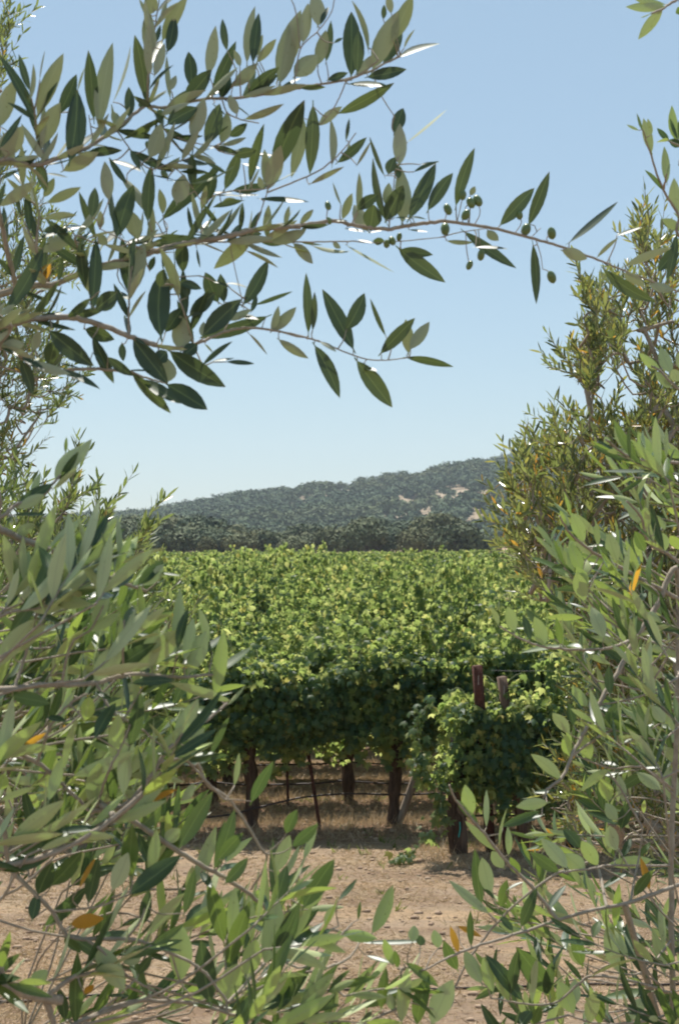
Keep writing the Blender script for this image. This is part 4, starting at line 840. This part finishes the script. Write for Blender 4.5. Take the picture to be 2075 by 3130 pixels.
class Branch:
    """one limb of a tree: stems + leaves + fruit, all hung on the stems"""
    def __init__(s, stems, seed):
        s.g = np.random.default_rng(seed); s.stem = Bag(); s.green = Bag(); s.leaf = Bag(); s.yellow = Bag(); s.fruits = []
        s.node_px = []; s.node = []
        s.paths = []
        for i, t in enumerate(stems):
            r0, r1, y0, y1, pts = parse_stem(t)
            s.add_stem(r0, r1, y0, y1, pts, seek=i > 0)
    def add_stem(s, r0, r1, y0, y1, pts, seek=True, root=None):
        n = len(pts); P = [np.array(at(px, py, y0 + (y1 - y0) * k / (n - 1))) for k, (px, py) in enumerate(pts)]
        if seek and s.node and root is None:
            d = np.hypot(np.array(s.node_px)[:, 0] - pts[0][0], np.array(s.node_px)[:, 1] - pts[0][1]); j = int(d.argmin())
            if d[j] < 90: P[0] = s.node[j].copy()
            else: P = [s.node[j].copy()] + P
        if root is not None: P = [np.array(root)] + P
        m = max(8, int(n * 7)); path = smooth_path(P, m)
        path += s.g.normal(size=path.shape) * min(r0, .003) * .16
        s.stem.tube(path, np.linspace(r0, r1, m), 7, rough=.04)
        s.paths.append((path, r0, r1))
        for p in path:
            s.node.append(p)
            rel = p - np.array([0, 0, CAMZ]); y = rel[1] * _cp + rel[2] * _sp; z = -rel[1] * _sp + rel[2] * _cp
            s.node_px.append((CX + rel[0] / y * FPX, CY - z / y * FPX))
    def trace(s, txt):
        NP = np.array(s.node_px); NN = np.array(s.node)
        for bx, by, tx, ty, w, cls in parse_leaves(txt):
            d = np.hypot(NP[:, 0] - bx, NP[:, 1] - by); j = int(d.argmin())
            Y = NN[j][1] + (0 if d[j] < 12 else s.g.uniform(-.03, .03) * min(1, d[j] / 40))
            p0 = np.array(at(bx, by, Y)); p1 = np.array(at(tx, ty, Y))
            ww = w / FPX * Y * 1.12
            dd, n, W = leaf_frame(p0, p1, ww, cls, s.g)
            L = np.linalg.norm(dd)
            if L < .02 and cls == 'w': dd = dd * (.028 / L); L = .028
            bend = s.g.normal() * .10
            if d[j] > 9:      # petiole or side twig back to the stem
                q = NN[j]; mid = (p0 + q) / 2 + s.g.normal(size=3) * .1 * np.linalg.norm(p0 - q)
                s.stem.tube(smooth_path([q, mid, p0], 6), [.0011 if d[j] > 40 else .0008, .0006], 5)
            (s.yellow if cls == 'y' else s.leaf).leaves(OLIVE_HI, p0, dd, n, L, W, bend)
    def auto(s, lo=.0, hi=1.0, spacing=.02, size=.055, which=None, skip=0.0, upness=.45, px_limit=None):
        """opposite leaf pairs along the stems"""
        g = s.g
        for pi, (path, r0, r1) in enumerate(s.paths):
            if which is not None and pi not in which: continue
            seg = np.linalg.norm(np.diff(path, axis=0), axis=1); cum = np.concatenate([[0], np.cumsum(seg)]); T = cum[-1]
            t = lo * T; k = 0; ph = g.random() * 6
            while t < hi * T:
                f = t / T
                p = np.array([np.interp(t, cum, path[:, i]) for i in range(3)]); q = np.array([np.interp(min(t + .01, T), cum, path[:, i]) for i in range(3)])
                ax = nrm((q - p)[None])[0] if np.linalg.norm(q - p) > 1e-6 else np.array([1., 0, 0])
                u = nrm(np.cross(ax, [0.1, .2, 1])[None])[0]; v = np.cross(ax, u)
                a = ph + k * 1.35 + g.normal() * .3
                for sd in (0, math.pi):
                    if g.random() < skip: continue
                    o = math.cos(a + sd) * u + math.sin(a + sd) * v
                    d = ax * (.75 + .3 * g.random()) + o * (.65 + .3 * g.random()) + np.array([0, 0, upness * (.5 + g.random())]) + g.normal(size=3) * .12
                    d = nrm(d[None])[0]
                    n = ax - d * np.dot(ax, d) + np.array([0, 0, .25]) + g.normal(size=3) * .35
                    n = n - d * np.dot(n, d)
                    if g.random() < .06:
                        vw = nrm((p - np.array([0, 0, CAMZ]))[None])[0]; n = nrm((np.array(SUN) - vw)[None])[0] + g.normal(size=3) * .1; d = nrm((d - n * np.dot(d, n))[None])[0]
                    Ls = size * (.6 + .6 * g.random()) * (1 if f < .85 else .75)
                    (s.yellow if g.random() < .001 else s.leaf).leaves(OLIVE_HI, p + o * .001, d, n, Ls, Ls * g.uniform(.17, .24), g.normal() * .11)
                t += spacing * (.7 + .6 * g.random()); k += 1
            # terminal leaf
            d = nrm((path[-1] - path[-2])[None])[0]
            s.leaf.leaves(OLIVE_HI, path[-1], d, nrm(g.normal(size=(1, 3)))[0], size * .7, size * .14, .05)
    def fruit(s, txt):
        NP = np.array(s.node_px); NN = np.array(s.node)
        for r in txt.split('|'):
            if not r: continue
            a = r.split(); ox, oy, sc = TILE[a[0]]; px, py, rad = ox + float(a[1]) * sc, oy + float(a[2]) * sc, float(a[3]) * sc * .8
            d = np.hypot(NP[:, 0] - px, NP[:, 1] - py); j = int(d.argmin()); Y = NN[j][1]
            p = np.array(at(px, py, Y)); rr = rad / FPX * Y
            s.fruits.append((p, rr)); 
            if d[j] > rad: s.stem.tube(smooth_path([NN[j], (p + NN[j]) / 2 + s.g.normal(size=3) * .004, p], 6), .0007, 5)
    def build(s, parent, label=None, leaf='olive_leaf'):
        o = np.array(parent.location)
        b = s.stem.build('branch', MAT['olive_twig'], parent, o)
        if label: b['label'] = label
        if s.leaf.n: s.leaf.build('foliage', MAT[leaf], b, o)
        if s.yellow.n: y = s.yellow.build('yellowed_foliage', MAT['yellow_leaf'], b, o); y['label'] = 'dying yellow orange leaves'
        for p, rr in s.fruits:
            f = Bag(); n = 10; t = np.linspace(-1, 1, n); ax = nrm(np.array([[s.g.normal() * .35, s.g.normal() * .35, -1]]))[0]
            f.tube([p - ax * 1.25 * rr * k for k in t], rr * (.75 + .17 * s.g.random()) * np.sqrt(np.maximum(1 - t ** 2, .004)), 12)
            f.build('olive', MAT['olive_fruit'], b, o)
        return b
MAT['yellow_leaf'] = leaf_material('yellow_leaf', [(0, (.5, .32, .04)), (1, (.5, .22, .03))], [(0, (.45, .3, .06)), (1, (.4, .2, .04))], [(0, (.85, .55, .06)), (1, (.8, .38, .04))], .4, .4, .6, .4)

def near_tree(loc, label, limb_specs, side):
    e = empty('olive_tree', loc, label, 'olive tree')
    x, y, z = loc; t = Bag(); g = np.random.default_rng(5 + side)
    tr = smooth_path([(0, 0, -.15), (.03 * side, .02, .3), (-.05 * side, .0, .7), (.02, .03, 1.1)], 16)
    t.tube(tr, np.interp(np.linspace(0, 1, 16), [0, .15, 1], [.13, .09, .065]), 11, rough=.12)
    tops = []
    for (tx, ty, tz) in limb_specs:
        pth = smooth_path([tr[-3 - g.integers(0, 6)], np.array([tx, ty, tz]) * .5 + tr[-4] * .5 + np.array([0, 0, .08]), (tx, ty, tz)], 14)
        t.tube(pth, np.linspace(.026, .008, 14), 8, rough=.1); tops.append(np.array([x, y, z]) + pth[-1])
    t.build('trunk', MAT['olive_bark'], e)
    return e, tops

# envelope-filling sprigs for the dense lower corners
def fill_sprigs(br, n, env, side, y_rng, size, seed, x_off, deprange, jitter=40, px_len=(150, 420), ang=(.05, 1.1), lo=.12):
    g = np.random.default_rng(seed); k0 = len(br.paths)
    ys = [a for a, _ in env]; xs = [c for _, c in env]; made = 0; tries = 0
    while made < n and tries < n * 30:
        tries += 1
        py = g.uniform(*y_rng); lim = np.interp(py, ys, xs)
        tip = x_off + (lim - x_off) * g.random() ** .55 if side > 0 else x_off + (lim - x_off) * g.random() ** .55
        L = g.uniform(*px_len); a = g.uniform(*ang)
        bx = tip - side * L * math.cos(a); by = py + L * math.sin(a)
        c = g.uniform(-.15, .25) * L
        Y = g.uniform(*deprange); sc = 2.2 / Y
        br.add_stem(.0014, .0007, Y + g.uniform(-.08, .08), Y, [(bx, by), ((bx + tip) / 2 + g.normal() * 8, (by + py) / 2 + c * .5), (tip, py)], seek=False)
        made += 1
    br.auto(which=set(range(k0, len(br.paths))), spacing=.019, size=size, skip=.08, lo=lo)
    # tie every sprig back to older wood
    allp = np.array(br.node)
    for i in range(k0, len(br.paths)):
        root = br.paths[i][0][0]
        cand = allp[np.linalg.norm(allp - root, axis=1) > 1e-4]
        out = root + np.array([-side * .22, .02, -.12])
        q = cand[np.linalg.norm(cand - out, axis=1).argmin()]
        if np.linalg.norm(q - root) > .55: q = cand[np.linalg.norm(cand - root, axis=1).argsort()[40]]
        br.stem.tube(smooth_path([q, (q + root) / 2 + g.normal(size=3) * .02, root], 8), [.0018, .0014], 5)

Lloc = (-1.35, 2.0, 1.5)
eL, tops = near_tree(Lloc, 'nearest olive tree on the left, its leafy branches arching across the sky and lower left', [(.55, .1, 2.05), (.5, .05, 1.65), (.55, -.05, 1.2), (.5, .1, .9)], 1)
def rooted(stems, root, seed, k=1.0):
    b = Branch([], seed)
    for i, t in enumerate(stems):
        r0, r1, y0, y1, pts = parse_stem(t)
        off = pts[0][0] < -30 or pts[0][0] > 2110
        b.add_stem(r0 * k, r1 * k, y0, y1, pts, seek=not off, root=root if off else None)
    return b
ENV_L = [(1450, 100), (1550, 200), (1700, 400), (1850, 430), (2000, 620), (2100, 660), (2250, 600), (2400, 560), (2500, 700), (2600, 880), (2750, 980), (2900, 1150), (3150, 1400)]
ENV_R = [(1050, 2010), (1250, 1900), (1350, 1880), (1550, 1730), (1750, 1620), (1900, 1640), (2050, 1700), (2200, 1760), (2400, 1680), (2550, 1560), (2700, 1500), (2850, 1500), (3150, 1330)]
b = rooted(S_UP, tops[0], 1, .74); b.trace(UP); b.auto(which=set(range(0, 2)) | {4, 5, 7, 8, 11, 12, 13, 14, 17, 19, 20, 21, 22}, spacing=.022, size=.052, skip=.15, hi=.9); b.fruit(FRUIT['UP']); b.build(eL, 'long upper branch with small green olives reaching across the sky', 'olive_leaf_old')
b = rooted(S_LOWUP, tops[1], 2, .8); b.trace(LOWUP); b.auto(which={0, 2, 4, 5}, spacing=.022, size=.055, skip=.18, hi=.85); b.build(eL, 'drooping branch with broad dark leaves under the long one', 'olive_leaf_old')
b = rooted(S_LL1, tops[2], 3); b.trace(LL1); fill_sprigs(b, 46, ENV_L, 1, (1660, 2350), .07, 31, -120, (1.85, 2.6)); b.build(eL, 'silvery green branch crossing in front of the vines at left')
b = rooted(S_LL2, tops[3], 4); b.trace(LL2); fill_sprigs(b, 54, ENV_L, 1, (2250, 3200), .068, 32, -120, (1.85, 2.6)); b.build(eL, 'low branches crossing the bare ground at lower left')

Rloc = (1.75, 2.9, 1.5)
eR, tops = near_tree(Rloc, 'nearest olive tree on the right, its upright sprays filling the lower right corner', [(-.9, -.1, 2.2), (-.95, .05, 1.5)], -1)
b = rooted(S_URT, tops[0], 5); b.trace(URT); b.auto(spacing=.03, size=.05, hi=.5, skip=.2); b.build(eR, 'sparse bright twigs entering at the upper right edge')
b = rooted(S_LR, tops[1], 6); b.trace(LR); fill_sprigs(b, 98, ENV_R, -1, (1350, 3200), .062, 33, 2200, (2.3, 3.4), px_len=(120, 330), ang=(.0, 1.25)); b.build(eR, 'upright silvery green sprays at lower right')

# ---- olive trees standing further off
def crown_tree(base_px, Y, label, polys, nspr, leafL, seed, ydepth, trunk_r=.09, leaf_mat='olive_leaf_far', up=.55, per=22, spl=.30, wid=(.17, .25)):
    g = np.random.default_rng(seed)
    p0 = at(base_px, HZ, Y); zb = ground_z(p0.x, Y, False) - .05
    e = empty('olive_tree', (p0.x, Y, zb), label, 'olive tree'); o = np.array(e.location)
    pos = []
    tot = sum(w for _, w in polys)
    for poly, w in polys:
        P = np.array(poly, float); mn, mx = P.min(0), P.max(0); k = 0; tgt = int(nspr * w / tot); n = 0
        while k < tgt and n < tgt * 60:
            n += 1; c = mn + (mx - mn) * g.random(2)
            ins = False
            for i in range(len(P)):
                a, b_ = P[i], P[i - 1]
                if (a[1] > c[1]) != (b_[1] > c[1]) and c[0] < (b_[0] - a[0]) * (c[1] - a[1]) / (b_[1] - a[1]) + a[0]: ins = not ins
            if ins: pos.append(np.array(at(c[0], c[1], Y + g.uniform(-1, 1) * ydepth))); k += 1
    pos = np.array(pos)
    tp = np.array([p0.x, Y, zb + 1.0])
    pos = pos[np.argsort(np.linalg.norm(pos - tp, axis=1))]
    trunk = smooth_path([(p0.x, Y, zb - .1), (p0.x + .04, Y, zb + .5), tp], 10)
    t = Bag(); t.tube(trunk - o, np.linspace(trunk_r * 1.3, trunk_r, 10), 10, rough=.12)
    nodes = [tp]; parent_i = [-1]; desc = [0]
    NP = np.zeros((len(pos) + 1, 3)); NP[0] = tp
    for i, p in enumerate(pos):
        d = np.linalg.norm(NP[:i + 1] - p, axis=1) + .25 * np.linalg.norm(NP[:i + 1] - tp, axis=1)
        j = int(d.argmin()); NP[i + 1] = p; parent_i.append(j); desc.append(0)
    for i in range(len(pos), 0, -1): desc[parent_i[i]] += desc[i] + 1
    tw = Bag()
    D = np.zeros_like(NP)
    for i in range(1, len(NP)):
        a, p = NP[parent_i[i]], NP[i]; D[i] = p - a
        r = .0018 + .0017 * math.sqrt(desc[i])
        m = (a + p) / 2 + g.normal(size=3) * .03 + np.array([0, 0, -.02])
        tw.tube(smooth_path([a, m, p], 5) - o, [min(r * 1.25, trunk_r * .8), r], 5 if r < .01 else 7, cap=False)
    lf = Bag(); LP, LD, LN, LL = [], [], [], []
    cen = NP.mean(0)
    for i in range(1, len(NP)):
        for rep in range(1 if desc[i] else 2):
            d0 = nrm(D[i][None])[0] * .7 + nrm((NP[i] - cen)[None])[0] * .5 + np.array([0, 0, up]) + g.normal(size=3) * .38; d0 = nrm(d0[None])[0]
            L = spl * g.uniform(.6, 1.25); q = NP[i] - d0 * L * .2
            pth = smooth_path([q, q + d0 * L * .5 + g.normal(size=3) * .015, q + d0 * L + np.array([0, 0, g.uniform(-.08, .06)])], 9)
            tw.tube(pth - o, [.0022, .001], 4, cap=False)
            n = int(per * g.uniform(.7, 1.2)) // 2 * 2; tt = np.repeat(np.linspace(.08, 1, n // 2), 2)
            P = np.stack([np.interp(tt, np.linspace(0, 1, 9), pth[:, k]) for k in range(3)], -1)
            ax = d0; u = nrm(np.cross(ax, [.1, .2, 1])[None])[0]; v = np.cross(ax, u)
            a = np.arange(n) // 2 * 1.35 + np.arange(n) % 2 * math.pi + g.random() * 6
            O = np.cos(a)[:, None] * u + np.sin(a)[:, None] * v
            Dd = nrm(ax * .85 + O * .8 + np.array([0, 0, .35]) + g.normal(size=(n, 3)) * .18)
            N = ax - Dd * (Dd @ ax)[:, None] + g.normal(size=(n, 3)) * .4 + np.array([0, 0, .2])
            LP.append(P); LD.append(Dd); LN.append(N); LL.append(leafL * (.6 + .6 * g.random(n)))
    LP, LD, LN, LL = map(np.concatenate, (LP, LD, LN, LL))
    lf.leaves(OLIVE_LO, LP - o, LD, LN, LL, LL * g.uniform(wid[0], wid[1], len(LL)), g.normal(size=len(LL)) * .08)
    t.build('trunk', MAT['olive_bark'], e); tw.build('branches', MAT['olive_twig'], e); lf.build('foliage', MAT[leaf_mat], e, smooth=False)
    return e
crown_tree(-420, 10.2, 'feathery olive tree at the far left edge, thin enough to see sky through',
    [([(-500, 350), (-60, 420), (30, 560), (180, 760), (150, 900), (60, 1000), (-500, 1000)], 3.0), ([(-500, 960), (90, 960), (120, 1080), (225, 1150), (235, 1210), (110, 1300), (90, 1400), (60, 1450), (-500, 1500)], 4.2),
     ([(-200, 60), (20, 90), (30, 120), (-200, 300)], .5), ([(-120, 180), (5, 190), (20, 260), (-120, 420)], .5), ([(120, 800), (210, 790), (200, 850), (120, 880)], .35)], 560, .062, 61, .8, spl=.30, per=24)
crown_tree(-350, 7.2, 'bushy olive tree at left behind the near branches, its sprays ending against the oak slope',
    [([(-300, 1500), (60, 1530), (120, 1570), (180, 1600), (250, 1650), (330, 1700), (400, 1750), (480, 1820), (540, 1950), (480, 2100), (420, 2300), (380, 2500), (200, 2600), (-300, 2650)], 8),
     ([(180, 1500), (240, 1480), (240, 1580), (180, 1600)], .08), ([(280, 1590), (340, 1560), (340, 1640), (290, 1640)], .06), ([(390, 1660), (460, 1630), (440, 1710), (370, 1720)], .06)], 520, .062, 62, .7, spl=.23)
crown_tree(2150, 7.6, 'full golden green olive tree on the right with scattered orange leaves, overlapping the wooded hill',
    [([(1900, 900), (1940, 850), (1990, 800), (2250, 720), (2250, 1250), (1980, 1290), (1930, 1180), (1960, 1050)], 1.15), ([(1730, 1100), (1790, 1060), (1900, 1070), (1920, 1130), (1830, 1150), (1830, 1200), (1780, 1190)], .42),
     ([(1690, 1370), (1740, 1310), (1900, 1310), (2250, 1200), (2250, 2200), (1830, 2150), (1790, 1950), (1660, 1810), (1590, 1700), (1560, 1600), (1580, 1520), (1610, 1440)], 8), ([(1945, 720), (1975, 700), (1990, 800), (1950, 800)], .12), ([(1800, 920), (1870, 910), (1880, 960), (1810, 960)], .12), ([(1780, 1010), (1900, 980), (1900, 1080), (1800, 1090)], .2),
     ([(1780, 2150), (2250, 2150), (2250, 2650), (1740, 2560), (1720, 2400)], 2.0)], 1000, .06, 63, .7, spl=.22, up=.5, leaf_mat='olive_leaf_warm', wid=(.17, .25))
# ---------------------------------------------------------------- air
def build_haze():
    x0, x1, y0, y1, z0, z1 = -1400, 1400, -60, 3400, -4.0, 190
    V = [(x, y, z) for z in (z0, z1) for y in (y0, y1) for x in (x0, x1)]
    me = bpy.data.meshes.new('haze'); me.from_pydata(V, [], [(0, 2, 3, 1), (4, 5, 7, 6), (0, 1, 5, 4), (2, 6, 7, 3), (0, 4, 6, 2), (1, 3, 7, 5)]); me.update()
    m = bpy.data.materials.new('air'); m.use_nodes = True; t = m.node_tree; t.nodes.clear()
    o = t.nodes.new('ShaderNodeOutputMaterial'); v = t.nodes.new('ShaderNodeVolumePrincipled')
    v.inputs['Density'].default_value = .00013; v.inputs['Color'].default_value = (.80, .90, 1.0, 1); v.inputs['Anisotropy'].default_value = .2
    t.links.new(v.outputs[0], o.inputs['Volume'])
    tag(link('haze', me, m), kind='stuff')
build_haze()
